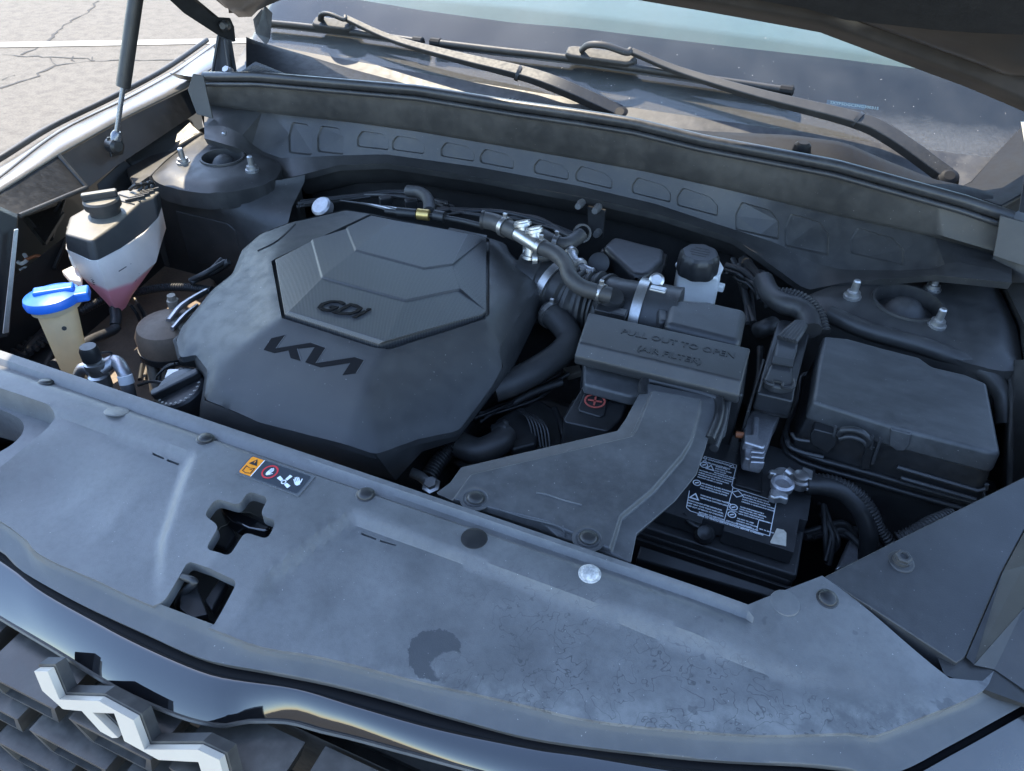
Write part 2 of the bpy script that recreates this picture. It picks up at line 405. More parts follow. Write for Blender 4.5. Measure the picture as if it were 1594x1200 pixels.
def hit(T, px, py, lift=0.):
    d = ray(px, py).normalized(); p, n, i, q = T.ray_cast(CAM, d)
    if p is None: return None, None
    if n.dot(d) > 0: n = -n
    return p+n*lift, n
def decal(name, T, poly, mat, parent, lift=.0008, thick=.0012, **k):
    """thin plate lying on the surface T, outline in photo pixels"""
    pts = []
    for a, b in poly:
        p, n = hit(T, a, b)
        if p is None: return None
        pts.append((p, n))
    nn = sum((n for p, n in pts), Vector()).normalized()
    return prism(name, [p+nn*lift for p, n in pts], -nn*thick, mat, parent, 0, smooth=False, **k)
def text(name, s, org, xd, yd, size, mat, parent, depth=.0004, shear=0, align='LEFT', bold=0., **k):
    cu = bpy.data.curves.new(name, 'FONT'); cu.body = s; cu.size = size; cu.extrude = depth; cu.shear = shear; cu.align_x = align; cu.offset = bold; cu.resolution_u = 2
    o = bpy.data.objects.new(name, cu); COL.objects.link(o); bpy.context.view_layer.update()
    dg = bpy.context.evaluated_depsgraph_get(); me = bpy.data.meshes.new_from_object(o.evaluated_get(dg))
    bpy.data.objects.remove(o); bpy.data.curves.remove(cu)
    xd = Vector(xd).normalized(); zd = xd.cross(Vector(yd)).normalized(); yd = zd.cross(xd)
    V = [Vector(org)+xd*v.co.x+yd*v.co.y+zd*v.co.z for v in me.vertices]; F = [tuple(p.vertices) for p in me.polygons]
    bpy.data.meshes.remove(me)
    return mk(name, V, F, mat, parent, False, 0, **k)
def clip(T, px, py, r, mat, parent, name='push_clip', h=.004, **k):
    p, n = hit(T, px, py)
    if p is None: return
    o = lathe(name, p-n*.002, n, [(r*1.02, 0), (r*1.02, .0022), (r*.90, .0030), (r*.86, .0030), (r*.84, .0022+h*.45), (r*.72, .002+h*.8), (r*.4, .002+h)], mat, parent, 24, ang=40, **k)
    return o
# ================================================================== ground
ground = mk('ground', [(-90, -60, 0), (60, -60, 0), (60, 90, 0), (-90, 90, 0)], [(0, 1, 2, 3)], 'asphalt', None, False)
tag(ground, '', '', kind='structure')
k1 = CR(0, 0)
def strip(name, pix, w, z, mat, parent, jit=.0):
    P = [U(*p, z) for p in pix]; Q = []
    for a, b in zip(P, P[1:]):
        m = max(1, int((b-a).length/.05)) if jit else 1
        for i in range(m): Q.append(a.lerp(b, i/m)+Vector((random.uniform(-jit, jit), random.uniform(-jit, jit), 0)))
    Q.append(P[-1]); V = []; F = []
    for i, p in enumerate(Q):
        t = (Q[min(i+1, len(Q)-1)]-Q[max(i-1, 0)]).normalized(); s = Vector((-t.y, t.x, 0))*w*.5*(random.uniform(.15, 1.0) if jit else 1)
        V += [p+s, p-s]
    F = [(2*i, 2*i+1, 2*i+3, 2*i+2) for i in range(len(Q)-1)]
    return mk(name, V, F, mat, parent, False)
ln = strip('parking_line', [(-900, 84), (-300, 76), (0, 69.5), (330, 64), (700, 56)], .12, .004, 'line_paint', None); tag(ln, '', '', kind='structure')
for pts, w in (([(490, 0), (430, 60), (300, 130), (260, 190), (235, 210), (170, 240), (105, 270)], .022),
               ([(0, 272), (100, 275), (180, 280), (270, 280), (360, 285), (450, 285), (470, 300), (600, 300), (760, 295), (920, 300), (1100, 310)], .016),
               ([(0, 430), (100, 400), (180, 375), (240, 335), (330, 310), (470, 300)], .026),
               ([(450, 283), (455, 300)], .012), ([(360, 280), (372, 305)], .012), ([(250, 282), (255, 300), (280, 322)], .012), ([(0, 395), (40, 380), (75, 372)], .01)):
    strip('pavement_crack', [k1(*p) for p in pts], w, .003, 'crack_tar', ground, .018)

# ================================================================== car body shell
body = thing('car_body', 'dark grey painted car body round the open engine bay', 'car body', (0, -.1, .3))
def loft(name, rows, mat, parent, close=False, smooth=True, ang=35, **k):
    n = len(rows[0]); V = [v for r in rows for v in r]
    F = [(i*n+j, i*n+j+1, (i+1)*n+j+1, (i+1)*n+j) for i in range(len(rows)-1) for j in range(n-1)]
    return mk(name, V, F, mat, parent, smooth, ang=ang, **k)
def thicken(o, t, off=-1):
    s = o.modifiers.new('solid', 'SOLIDIFY'); s.thickness = t; s.offset = off; return o
def bev(o, w, seg=2, ang=20):
    b = o.modifiers.new('bevel', 'BEVEL'); b.width = w; b.segments = seg; b.limit_method = 'ANGLE'; b.angle_limit = R(ang); b.harden_normals = True
# --- fender seen at the far side
ZF = 1.0
I_ = [U(-330, 520, .96), U(-150, 402, .985), U(6, 296, ZF), U(91, 242, ZF), U(198, 182, ZF), U(289, 138, ZF), U(335, 104, ZF+.01)]
G_ = [U(-330, 505, .96), U(-150, 384, .985), U(0, 281, ZF), U(97, 207, ZF), U(204, 154, ZF), U(280, 112, ZF), U(336, 72, ZF+.01)]
O_ = [U(-330, 460, .955), U(-150, 342, .98), U(0, 258, ZF), U(97, 204, ZF), U(191, 157, ZF), U(273, 112, ZF), U(338, 66, ZF+.01)]
for i in (3, 4, 5, 6): O_[i] = G_[i].lerp(O_[i], 1)+Vector((-.012, 0, 0))
fen = loft('fender', [G_, [g.lerp(o, .5)+Vector((0, 0, .003)) for g, o in zip(G_, O_)], O_, [o+Vector((-.02, 0, -.012)) for o in O_], [o+Vector((-.05, 0, -.06)) for o in O_], [o+Vector((-.09, 0, -.2)) for o in O_], [o+Vector((-.1, 0, -.5)) for o in O_]], 'paint', body)
flg = loft('fender_flange', [[p+Vector((-.006, 0, -.001)) for p in G_], [g.lerp(i, .5)+Vector((0, 0, .001)) for g, i in zip(G_, I_)], I_], 'paint', body); thicken(flg, .003)
sweep('fender_seal', catmull([o+Vector((-.016, 0, .002)) for o in O_], 6), .0055, 'rubber', body, 8)
sweep('fender_seal', catmull([g+Vector((-.003, 0, .001)) for g in G_[2:]], 6), .0035, 'rubber', body, 8)
low = [UX(-300, 560, -.60), UX(-120, 440, -.63), UX(30, 336, -.665), UX(135, 292, -.69), UX(180, 258, -.72), UX(301, 178, -.745), U(345, 140, .97)]
ap = loft('inner_apron', [I_[:4], low[:4]], 'black_plastic', body, smooth=True, ang=30)
ap2 = loft('inner_apron', [[p+Vector((.002, 0, -.001)) for p in I_[3:]], [p+Vector((.002, 0, 0)) for p in low[3:]]], 'black_plastic', body, smooth=True, ang=30)
sweep('apron_fold', [low[2], low[3]], .004, 'body_inner', body, 8)
sweep('apron_fold', [I_[3], low[3]], .004, 'body_inner', body, 8)
# near-side fender, just outside the picture
In = [Vector(v) for v in ((.80, -.62, .950), (.725, -.45, .972), (.712, -.32, 1.0), (.738, -.19, 1.0), (.765, -.01, 1.0), (.778, .15, 1.0), (.79, .3, 1.01))]
def ofs(dx, dz): return [p+Vector((dx, 0, dz)) for p in In]
loft('fender', [ofs(.045, .0), ofs(.09, .003), ofs(.12, -.002), ofs(.15, -.03), ofs(.19, -.15), ofs(.2, -.5)], 'paint', body)
loft('fender_flange', [In, ofs(.02, .001), ofs(.04, 0)], 'paint', body)
loft('inner_apron', [In, ofs(-.005, -.06)], 'black_plastic', body)
# rail between apron and tower
rail = prism('inner_rail', [U(*p) for p in ((190, 240, .935), (296, 180, .955), (304, 196, .952), (322, 206, .94), (256, 243, .925), (203, 256, .922))], .06, 'body_inner', body, .008, 3)
prism('inner_rail', [U(*p) for p in ((150, 285, .93), (192, 246, .935), (206, 258, .92), (203, 292, .90), (160, 320, .89))], .06, 'body_inner', body, .006)
# deep side wall and floor so that no daylight leaks in from below
def quad(name, pts, mat, parent): return mk(name, pts, [tuple(range(len(pts)))], mat, parent, False)
W = 'deep_black'
quad('bay_floor', [(-.95, -.80, .50), (.95, -.80, .50), (.95, .22, .50), (-.95, .22, .50)], W, body)
quad('bay_wall', [(-.74, -.80, .5), (-.74, .22, .5), (-.74, .22, .93), (-.68, -.3, .90), (-.62, -.62, .88)], W, body)
quad('bay_wall', [(.74, -.70, .5), (.74, .22, .5), (.74, .22, .94), (.74, -.70, .90)], W, body)
quad('firewall', [(-.8, .20, .5), (.8, .20, .5), (.8, .20, 1.0), (-.8, .20, 1.0)], W, body)
quad('front_wall', [(-.8, -.70, .5), (.8, -.64, .5), (.8, -.64, .90), (-.8, -.70, .90)], W, body)
# --- strut towers
def tower(outline, z, cap, rc, studs, drop, name='strut_tower'):
    T = UU(outline, z); ce = U(*cap, z)
    o = sheet(name, [(p.x, p.y) for p in rounded(T, .03)], [[(ce.x+rc*1.02*math.cos(a*.2618), ce.y+rc*1.02*math.sin(a*.2618)) for a in range(24)]], .014,
              lambda x, y: z-.014*ss(-.03, .012, sdist(x, y, [(p.x, p.y) for p in T]))+.003*ss(.075, .05, math.hypot(x-ce.x, y-ce.y)), 'body_inner', body, wall=drop, ang=50)
    lathe('cup_rim', ce+Vector((0, 0, -.004)), (0, 0, 1), [(rc*.98, -.03), (rc*1.12, .003), (rc*1.08, .010), (rc*1.0, .010), (rc*.96, -.02), (rc*.9, -.022)], 'body_inner', o, 32)
    lathe('dust_cap', ce+Vector((0, 0, -.016)), (0, 0, 1), [(rc*.93, -.01), (rc*.93, 0), (rc*.80, .003), (rc*.62, .006), (rc*.42, .018), (rc*.22, .023), (rc*.05, .024)], 'dusty_hose', o, 32, ang=45)
    for s in studs:
        p = U(s[0], s[1]+8, z); s_ = lathe('stud', p, (0, 0, 1), [(.012, -.004), (.012, .004), (.0095, .0045), (.009, .010), (.0052, .0105), (.0050, .026), (.0036, .028)], 'zinc', o, 12)
    return o
tower([(228, 268), (258, 240), (306, 204), (345, 190), (398, 228), (440, 246), (425, 276), (335, 294), (262, 284)], .945, (347, 248), .036, [(286, 246), (354, 220), (393, 258)], .03)
tower([(1252, 452), (1310, 430), (1456, 418), (1484, 404), (1552, 420), (1590, 500), (1600, 570), (1530, 562), (1440, 528), (1350, 508), (1288, 484)], .945, (1412, 474), .043, [(1326, 455), (1450, 444), (1457, 500)], .26)
tw = [U(232, 274, .932), U(262, 288, .931), U(335, 297, .931), U(398, 284, .931), U(436, 280, .932), U(475, 272, .934)]
twp = [Vector((p.x+(p.x+.55)*.25, -.082, .885)) for p in tw]
loft('tower_wall', [tw, [p+Vector((0, -.006, -.012)) for p in tw], [p.lerp(q, .55)+Vector((0, -.008, 0)) for p, q in zip(tw, twp)], twp, [p+Vector((0, 0, -.3)) for p in twp]], 'body_inner', body, ang=70)
prism('wall_emboss', [Vector((x, -.0835, z)) for x, z in ((-.635, .872), (-.52, .872), (-.505, .862), (-.505, .77), (-.635, .77))], Vector((0, .004, 0)), 'body_inner', body, .0035, 3)
twl = [U(186, 300, .90), U(206, 292, .925), U(232, 274, .932)]
loft('tower_wall', [[twl[0], twl[1], tw[0]], [twl[0]+Vector((0, 0, -.28)), Vector((twp[0].x-.03, -.082, .65)), twp[0]+Vector((0, 0, -.28))]], 'body_inner', body)
prism('tower_shelf', [U(*q, .928) for q in ((196, 262), (262, 226), (330, 190), (350, 190), (300, 216), (258, 250), (232, 276), (208, 294))], .02, 'body_inner', body, .003)
prism('corner_box', [U(406, 284, .915), U(440, 281, .918), U(468, 276, .918), U(462, 300, .905), U(418, 306, .900)], .16, 'body_inner', body, .006)
# rolled lip and side wall of the near tower, inner wing behind the fuse box
sweep('tower_lip', catmull([U(*p) for p in ((1290, 488, .938), (1350, 514, .936), (1440, 540, .932), (1520, 572, .925), (1560, 612, .905), (1566, 660, .88))], 6), .012, 'body_inner', body, 10)
iw = loft('inner_wing', [[U(1552, 418, .955), U(1592, 500, .955), U(1620, 600, .95), U(1640, 730, .94)], [U(1600, 430, .975), U(1640, 510, .975), U(1672, 600, .97), U(1690, 720, .96)], [U(1700, 440, .975), U(1760, 520, .975), U(1790, 600, .97), U(1810, 700, .96)]], 'body_inner', body)
loft('inner_wing', [[U(1552, 418, .955), U(1592, 500, .955), U(1612, 600, .95), U(1630, 730, .94)], [U(1545, 440, .90), U(1582, 520, .90), U(1580, 640, .87), U(1585, 790, .86)]], 'body_inner', body)
loft('inner_wing', [[U(1560, 560, .925), U(1600, 560, .955)], [U(1566, 620, .90), U(1606, 600, .95)], [U(1563, 700, .865), U(1612, 700, .935)], [U(1556, 800, .83), U(1612, 800, .91)]], 'body_inner', body)
sweep('inner_wing_fold', catmull([U(1573, 560, .93), U(1577, 640, .905), U(1574, 700, .885), U(1572, 780, .86)], 6), .005, 'body_inner', body, 8)

# ================================================================== cowl front panel with pockets
def interp(P, x):
    if x <= P[0][0]: a, b = P[0], P[1]
    elif x >= P[-1][0]: a, b = P[-2], P[-1]
    else:
        for a, b in zip(P, P[1:]):
            if a[0] <= x <= b[0]: break
    return a[1]+(b[1]-a[1])*(x-a[0])/(b[0]-a[0])
SEAL = [(318, 126), (400, 126), (651, 147), (800, 171), (900, 185), (988, 199), (1094, 225), (1300, 264), (1502, 320), (1575, 345)]
STEP = [(318, 160), (400, 171), (551, 188), (651, 202), (900, 245), (1004, 264), (1114, 288), (1300, 332), (1450, 365), (1575, 402)]
LEDG = [(318, 196), (350, 196), (376, 208), (401, 232), (436, 246), (526, 242), (601, 240), (745, 260), (900, 289), (1020, 317), (1114, 348), (1208, 378), (1273, 411), (1313, 420), (1400, 421), (1455, 418), (1480, 406), (1575, 425)]
LFRO = [(318, 215), (376, 232), (436, 279), (470, 272), (526, 257), (601, 254), (745, 276), (800, 287), (925, 310), (1020, 332), (1145, 372), (1255, 452), (1313, 440), (1455, 428), (1575, 440)]
cowl = thing('cowl_wall', 'dark cowl panel with a row of stamped pockets between the strut towers', 'car panel', (0, .12, .9))
def yl(x): return .115-.045*ss(620, 380, x)-.05*ss(1120, 1300, x)
xs = [318+i*(1575-318)/84 for i in range(85)]
R0 = [UY(x, interp(SEAL, x), .132) for x in xs]; R1 = [UY(x, interp(STEP, x)-3, .124) for x in xs]; R2 = [UY(x, interp(STEP, x)+3, .136) for x in xs]
loft('upper_face', [[p+Vector((0, .004, .008)) for p in R0], R1, R2], 'body_inner', cowl, ang=60)
def fmap(x, y):
    a, b = interp(STEP, x)+3, interp(LEDG, x); t = (y-a)/max(1, b-a); return UY(x, y, .136+(yl(x)-.136)*t)
POCK = []
c2, c3, c4 = CR(400, 0), CR(800, 0), CR(1094, 0)
def trap(k, x0, x1, y0, y1, sl):
    w = x1-x0; d = (y1-y0)
    return [k(x0+w*.14, y0), k(x0+w*.80, y0+w*sl*.8), k(x1, y0+w*sl+d*.30), k(x1-2, y1+w*sl*.6), k(x0, y1-w*sl*.35), k(x0-2, y0+d*.42)]
for a in ((c2, 158, 275, 604, 765, .12), (c2, 300, 432, 622, 760, .12), (c2, 497, 655, 648, 735, .12), (c2, 670, 832, 672, 752, .14), (c2, 912, 1080, 704, 786, .17), (c2, 1106, 1276, 738, 820, .2),
          (c3, 98, 272, 788, 872, .22), (c3, 305, 490, 822, 912, .25), (c3, 585, 780, 878, 976, .26), (c3, 808, 1014, 930, 1040, .28), (c3, 1098, 1318, 1000, 1160, .24), (c4, 405, 628, 1058, 1240, .24), (c4, 730, 1000, 1128, 1280, .24)):
    POCK.append(trap(*a))
out2 = [(x, interp(STEP, x)+3) for x in xs]+[(x, interp(LEDG, x)) for x in reversed(xs)]
def sheetmap(name, outline, holes, step, fm, dv, mat, parent, floor_mat=None):
    loops = [outline]+[dense(rounded(h, 4, 3), step) for h in holes]; hl = loops[1:]
    V2 = []; E = []
    for L in loops:
        b = len(V2); V2 += [Vector((p[0], p[1])) for p in L]; E += [(b+i, b+(i+1) % len(L)) for i in range(len(L))]
    vo, eo, fo, *_ = delaunay_2d_cdt(V2, E, [], 1, 1e-4)
    F = []
    for f in fo:
        cx = sum(vo[i].x for i in f)/len(f); cy = sum(vo[i].y for i in f)/len(f)
        if inpoly(cx, cy, outline) and not any(inpoly(cx, cy, h) for h in hl): F.append(tuple(f))
    V = [fm(v.x, v.y) for v in vo]
    o = mk(name, V, F, mat, parent, True, ang=40)
    for L in hl:
        n = len(L); a = [fm(*p) for p in L]; cx = sum(p[0] for p in L)/n; cy = sum(p[1] for p in L)/n
        b = [fm(cx+(p[0]-cx)*.93, cy+(p[1]-cy)*.90)+dv for p in L]
        mk('pocket', a+b, [(i, (i+1) % n, n+(i+1) % n, n+i) for i in range(n)]+[tuple(range(n, 2*n))], floor_mat or mat, o, False)
    return o
sheetmap('pocket_face', out2, POCK, 12, fmap, Vector((0, .0032, -.0006)), 'body_inner', cowl)
R3 = [fmap(x, interp(LEDG, x)) for x in xs]
R4 = [UY(x, interp(LFRO, x), yl(x)-.035) for x in xs]
R5 = [p+Vector((0, .004, -.012)) for p in R4]
loft('ledge', [R3, R4, R5], 'body_inner', cowl, ang=50)
loft('lower_face', [[p+Vector((0, .012, 0)) for p in R5[9:66]], [p+Vector((0, .03, -.035)) for p in R5[9:66]], [p+Vector((0, .05, -.045)) for p in R5[9:66]]], 'body_inner', cowl, ang=50)
loft('lower_face', [[p+Vector((0, .05, -.045)) for p in R5[9:66]], [p+Vector((0, .06, -.30)) for p in R5[9:66]]], 'deep_black', cowl)
# end cheeks where the cowl meets the fenders
mk('end_cheek', [UY(1556, 336, .12), UY(1600, 348, .11), UY(1640, 440, .05), UY(1575, 440, .08), UY(1545, 404, .115)], [(0, 1, 2, 3, 4)], 'body_inner', cowl, False)
prism('end_flap', [UY(292, 140, .09), UY(300, 115, .10), UY(316, 118, .11), UY(331, 185, .09), UY(306, 178, .08)], Vector((0, .003, 0)), 'body_inner', cowl, .001)
prism('end_flap', [UY(1557, 335, .10), UY(1610, 350, .10), UY(1625, 425, .07), UY(1546, 398, .09)], Vector((0, .003, 0)), 'body_inner', cowl, .001)
sealp = [UY(x, interp(SEAL, x)-7, .128) for x in xs]
seal = sweep('hood_seal', sealp, .0085, 'seal_rubber', None, 12); tag(seal, 'long black rubber hood seal along the top of the cowl panel', 'rubber seal')
sweep('seal_lip', [p+Vector((0, -.004, -.013)) for p in sealp], .0045, 'seal_rubber', seal, 8)

# ================================================================== windshield, dash, cowl cover
YB = lambda x: .305+.12*x*x
SL = R(33)
def gl(x, s): return Vector((x, YB(x)+s*math.cos(SL), 1.035+s*math.sin(SL)+.04*s*0-.02*x*x))
gx = [-.80+i*.05 for i in range(33)]; gs = [i*.05 for i in range(23)]
shield = thing('windshield', 'dusty sloping windshield above the cowl', 'windshield', (0, .31, 1.03))
glass = loft('glass', [[gl(x, s) for x in gx] for s in gs], 'windshield_glass', shield)
TG = bvh(glass)
FR = [(576, 0), (651, 13), (800, 33), (900, 41), (988, 52), (1114, 67), (1300, 88), (1367, 97)]
frx = []
for p in FR:
    q, n = hit(TG, *p); frx.append((q.x, (q.z-1.035+.02*q.x*q.x)/math.sin(SL)))
def fs(x): return min(.75, max(.02, interp(frx, max(frx[0][0], min(frx[-1][0], x)))))
nrm = Vector((0, -math.sin(SL), math.cos(SL)))
loft('frit_band', [[gl(x, fs(x)*t)-nrm*.004 for x in gx] for t in (0, .25, .5, .75, 1)], 'frit', shield)
dash = thing('dashboard', 'pale grey dashboard top seen through the windshield', 'dashboard', (0, .8, .98))
def dz(x, y): return 1.05-.03*x*x+.11*(y-.44)
loft('dash_top', [[Vector((x, y, dz(x, y)+(.02 if .62 < y < .86 else 0))) for x in gx] for y in [.44+.03*i for i in range(22)]], 'dash_plastic', dash)
quad('dash_front', [(-.8, .44, .9), (.8, .44, .9), (.8, .44, 1.03), (-.8, .44, 1.03)], 'frit', dash)
# VIN plate under the glass
ps = [hit(TG, *p)[0]-nrm*.0035 for p in ((1288, 153), (1350, 161), (1346, 169), (1287, 161))]
vin = prism('vin_plate', ps, -nrm*.0012, 'vin_blue', None, 0, smooth=False); tag(vin, 'small blue identification plate behind the glass with white digits', 'plate')
vx = (ps[1]-ps[0]); text('vin_digits', '5XYP5DGC5NG300315', ps[3]+vx*.08+nrm*.0006+(ps[0]-ps[3])*.28, vx, ps[0]-ps[3], .0078, 'print_white', vin, .0001, bold=.0002)
cc = thing('cowl_cover', 'dusty black plastic cowl cover at the foot of the windshield', 'cowl cover', (0, .25, 1.0))
trough = loft('trough', [[Vector((x, .142, 1.030)) for x in gx], [Vector((x, .165, 1.012)) for x in gx], [Vector((x, .215, 1.004)) for x in gx], [Vector((x, YB(x)-.045, 1.010-.02*x*x)) for x in gx], [Vector((x, YB(x)-.012, 1.030-.02*x*x)) for x in gx], [Vector((x, YB(x)+.012, 1.0425-.02*x*x)) for x in gx]], 'cowl_plastic', cc, ang=50)
LIPR = [(930, 186), (969, 189), (1094, 204), (1232, 210), (1270, 215), (1314, 221), (1376, 248), (1455, 279), (1514, 292), (1545, 300)]
lx = [930+i*22 for i in range(29)]
o = loft('front_lip', [[UY(x, interp(LIPR, x), .205) for x in lx], [UY(x, interp(LIPR, x)+6, .190) for x in lx], [UY(x, interp(SEAL, x)+4, .150) for x in lx]], 'cowl_black', cc, ang=60)
LIPL = [(385, 58), (400, 64), (470, 84), (550, 108), (610, 124), (662, 139), (700, 147)]
lx = [383+i*16 for i in range(21)]
loft('front_lip', [[UY(x, interp(LIPL, x), .255) for x in lx], [UY(x, interp(LIPL, x)+6, .235) for x in lx], [UY(x, max(interp(LIPL, x)+10, interp(SEAL, x)+2), .150) for x in lx]], 'cowl_black', cc, ang=60)
lathe('nozzle', UY(1247, 236, .17), (0, -.2, 1), [(.016, -.03), (.014, .0), (.012, .012), (.008, .016)], 'cowl_black', cc, 14, squash=.7)
mesh_t = [UY(372, 116, .14), UY(398, 99, .155), UY(450, 119, .14)]
mg = prism('mesh_frame', [mesh_t[0]+Vector((-.005, 0, 0)), mesh_t[1]+Vector((0, 0, .004)), mesh_t[2]+Vector((.01, 0, 0))], Vector((0, .004, -.002)), 'seal_rubber', cc, .0005)
for i in range(1, 11):
    for s in (0, 1):
        a = mesh_t[0].lerp(mesh_t[2], i/11); b = (mesh_t[0] if s else mesh_t[2]).lerp(mesh_t[1], i/11 if s else 1-i/11)
        sweep('mesh_wire', [a+Vector((0, -.002, 0)), b+Vector((0, -.002, 0))], .0009, 'duct_plastic', mg, 4)
TT = bvh(trough)
for i in range(16):
    p, n = hit(TT, 792+i*5.2, 157+i*1.15)
    if p: box('slot_rib', p+Vector((0, 0, .002)), (.0022, .012, .006), 'cowl_plastic', cc, bevel=0)
mk('corner_fairing', [UY(394, 30, .33), UY(412, 8, .36), UY(424, 20, .36), UY(421, 60, .34), UY(414, 70, .30), UY(398, 52, .29)], [(0, 1, 2, 3, 4, 5)], 'cowl_plastic', cc, False)
fr2 = prism('corner_fairing', [UY(1488, 292, .22), UY(1512, 280, .27), UY(1550, 240, .36), UY(1590, 196, .42), UY(1620, 215, .36), UY(1600, 300, .22), UY(1560, 322, .17), UY(1520, 306, .18)], Vector((0, 0, -.03)), 'cowl_black', cc, .004)

# --- wipers
def gh(px, py):
    q, n = hit(TG, px, py)
    return q if q is not None and q.z > 1.03 else UP(px, py, Vector((0, .345, 1.035)), nrm)
def wiper(label, blade, conn, arm, piv):
    w = thing('wiper', label, 'wiper', gh(*conn[0]), 'wipers on the windshield')
    b = [gh(*p)+nrm*.020 for p in blade]; path = catmull(b, 10)
    bl = sweep('blade', path, .0065, 'wiper_black', w, 8)
    sweep('rubber_edge', [p-nrm*.010 for p in path], .004, 'rubber', bl, 6, flat=.5)
    for e in (path[0], path[-1]): lathe('end_cap', e, (path[1]-path[0]), [(.0055, -.012), (.0085, -.010), (.0085, .010), (.0055, .012)], 'cowl_black', bl, 10)
    a = [gh(*p)+nrm*h for p, h in arm]; ap_ = catmull(a, 8); n = len(ap_); V = []; F = []
    for i, p in enumerate(ap_):
        t = (ap_[min(n-1, i+1)]-ap_[max(0, i-1)]).normalized(); s = t.cross(nrm).normalized(); k = .0068+.0072*ss(0, .75, i/n)
        d = .006+.008*ss(.1, .8, i/n)
        V += [p+s*k-nrm*d, p+s*k*.8+nrm*.002, p-s*k*.8+nrm*.002, p-s*k-nrm*d]
    for i in range(n-1):
        for j in range(4): F.append((4*i+j, 4*i+(j+1) % 4, 4*i+4+(j+1) % 4, 4*i+4+j))
    F += [(0, 1, 2, 3), tuple(4*(n-1)+j for j in range(4))]
    ar = mk('arm', V, F, 'wiper_black', w, True, .002, 2)
    if piv[2]:
        q = gh(*piv[2])+nrm*.030; t = (a[-1]-a[-2]).normalized()
        sweep('arm_joint', [q-t*.003, q+t*.003], .0145, 'rubber', ar, 12, flat=.8)
    lathe('pivot_cap', a[-1]+nrm*.0-Vector((0, 0, .012)), nrm, [(.018, -.02), (.018, .0), (.015, .012), (.008, .016)], 'cowl_black', w, 18)
    c = [gh(*p) for p in conn]; m = (c[0]+c[1])/2; t = (c[1]-c[0]).normalized(); s = t.cross(nrm)
    L = (c[1]-c[0]).length/2
    prism('connector', [m+t*x*L+s*y*.013+nrm*.034 for x, y in ((-1, -.7), (-.8, -1), (.8, -1), (1, -.6), (1, .6), (.8, 1), (-.8, 1), (-1, .7))], -nrm*.020, 'wiper_black', w, .005, 3, grow=.05)
    sweep('connector_loop', catmull([m-t*L*.55+nrm*.036, m-t*L*.3+nrm*.052, m+t*L*.15+nrm*.056, m+t*L*.75+nrm*.046, a[0]], 6), .0065, 'wiper_black', w, 10, flat=.7)
    return w
wiper('long black wiper whose arm ends at the bare corner of the cowl', [(683, 78), (780, 90), (890, 103), (1010, 121), (1222, 153)], [(885, 98), (990, 112)], [((985, 106), .044), ((1060, 132), .036), ((1180, 168), .036), ((1320, 203), .036), ((1380, 228), .034), ((1472, 281), .018)], (0, 0, (1328, 205)))
wiper('short black wiper whose arm dips behind the middle of the hood seal', [(422, 46), (480, 52), (560, 62), (656, 76)], [(498, 50), (556, 58)], [((550, 52), .044), ((620, 80), .036), ((720, 108), .036), ((820, 132), .036), ((880, 152), .034), ((968, 184), .02)], (0, 0, (812, 132)))

# ================================================================== hood, raised
HANG = R(40)
HP = Vector((0, .335, 1.10)); hd = Vector((0, -math.cos(HANG), math.sin(HANG))); hn = Vector((0, -math.sin(HANG), -math.cos(HANG)))   # hn = underside normal
def H(x, s, d=0): return HP+Vector((x, 0, 0))+hd*s+hn*d
HS = [(0, .245), (.21, .222), (.35, .203), (.455, .147), (.552, .097), (.655, .033), (.70, -.008), (.78, -.03)]
def s0(x): return interp(HS, abs(x))
hood = thing('hood', 'raised dark brown-grey hood with its underside showing above the windshield', 'hood', H(0, .2))
hx = [-.78+i*.039 for i in range(41)]
def hprof(x, t):
    """underside relief by distance t (m) from the rear edge"""
    a = abs(x); side = .782-.03*t-a
    d = -.012*ss(.028, .036, t)*ss(.058, .050, t)+.006*ss(.06, .075, t)-.010*ss(.105, .12, t)*ss(.52, .60, a)
    d += -.014*ss(.12, .10, math.hypot((a-.665)/.6, t-.13))
    return d-.02*ss(.03, .0, side)
ts = [0, .006, .014, .024, .03, .036, .044, .052, .06, .07, .08, .095, .11, .13, .16, .2, .26, .34, .44, .56, .68, .80, .90, .98]
def wx(x, t): return x*(1.055-.058*ss(.22, .50, t))
loft('inner_panel', [[H(wx(x, t), s0(x)+t*(1.25-s0(x)), hprof(x, t)) for x in hx] for t in ts], 'hood_under', hood, ang=60)
loft('outer_panel', [[H(wx(x*1.004, t), s0(x)-.004+t*(1.26-s0(x)), -.022-.05*(1-(x/.78)**2)*ss(0, .2, t)-.012) for x in hx] for t in ts], 'paint', hood, ang=60)
loft('hem', [[H(wx(x*1.004, 0), s0(x)-.004, -.034) for x in hx], [H(wx(x, 0), s0(x)-.005, -.012) for x in hx], [H(wx(x, 0), s0(x), hprof(x, 0)) for x in hx]], 'hood_under', hood, ang=60)
for sg in (-1, 1):
    loft('hem', [[H(wx(.783*sg, t), s0(.78)-.004+t*(1.26-s0(.78)), -.034) for t in ts], [H(wx(.787*sg, t), s0(.78)+t*(1.25-s0(.78)), -.02) for t in ts], [H(wx(.78*sg, t), s0(.78)+t*(1.25-s0(.78)), hprof(.78, t)) for t in ts]], 'hood_under', hood, ang=60)
px_ = [-.60+i*.05 for i in range(25)]
pad_s = lambda x: max(.262+.03*ss(.40, .2, abs(x)), s0(x)+.075)+.012*ss(.52, .60, abs(x))
pd = loft('insulator_pad', [[H(x*(1-.08*v), pad_s(x)+v*(1.12-pad_s(x)), .010+.012*min(1, 8*v)*min(1, (.605-abs(x))*30)) for x in px_] for v in (0, .01, .03, .2, .4, .6, .8, .97, .99, 1)], 'insulator', hood, ang=60)
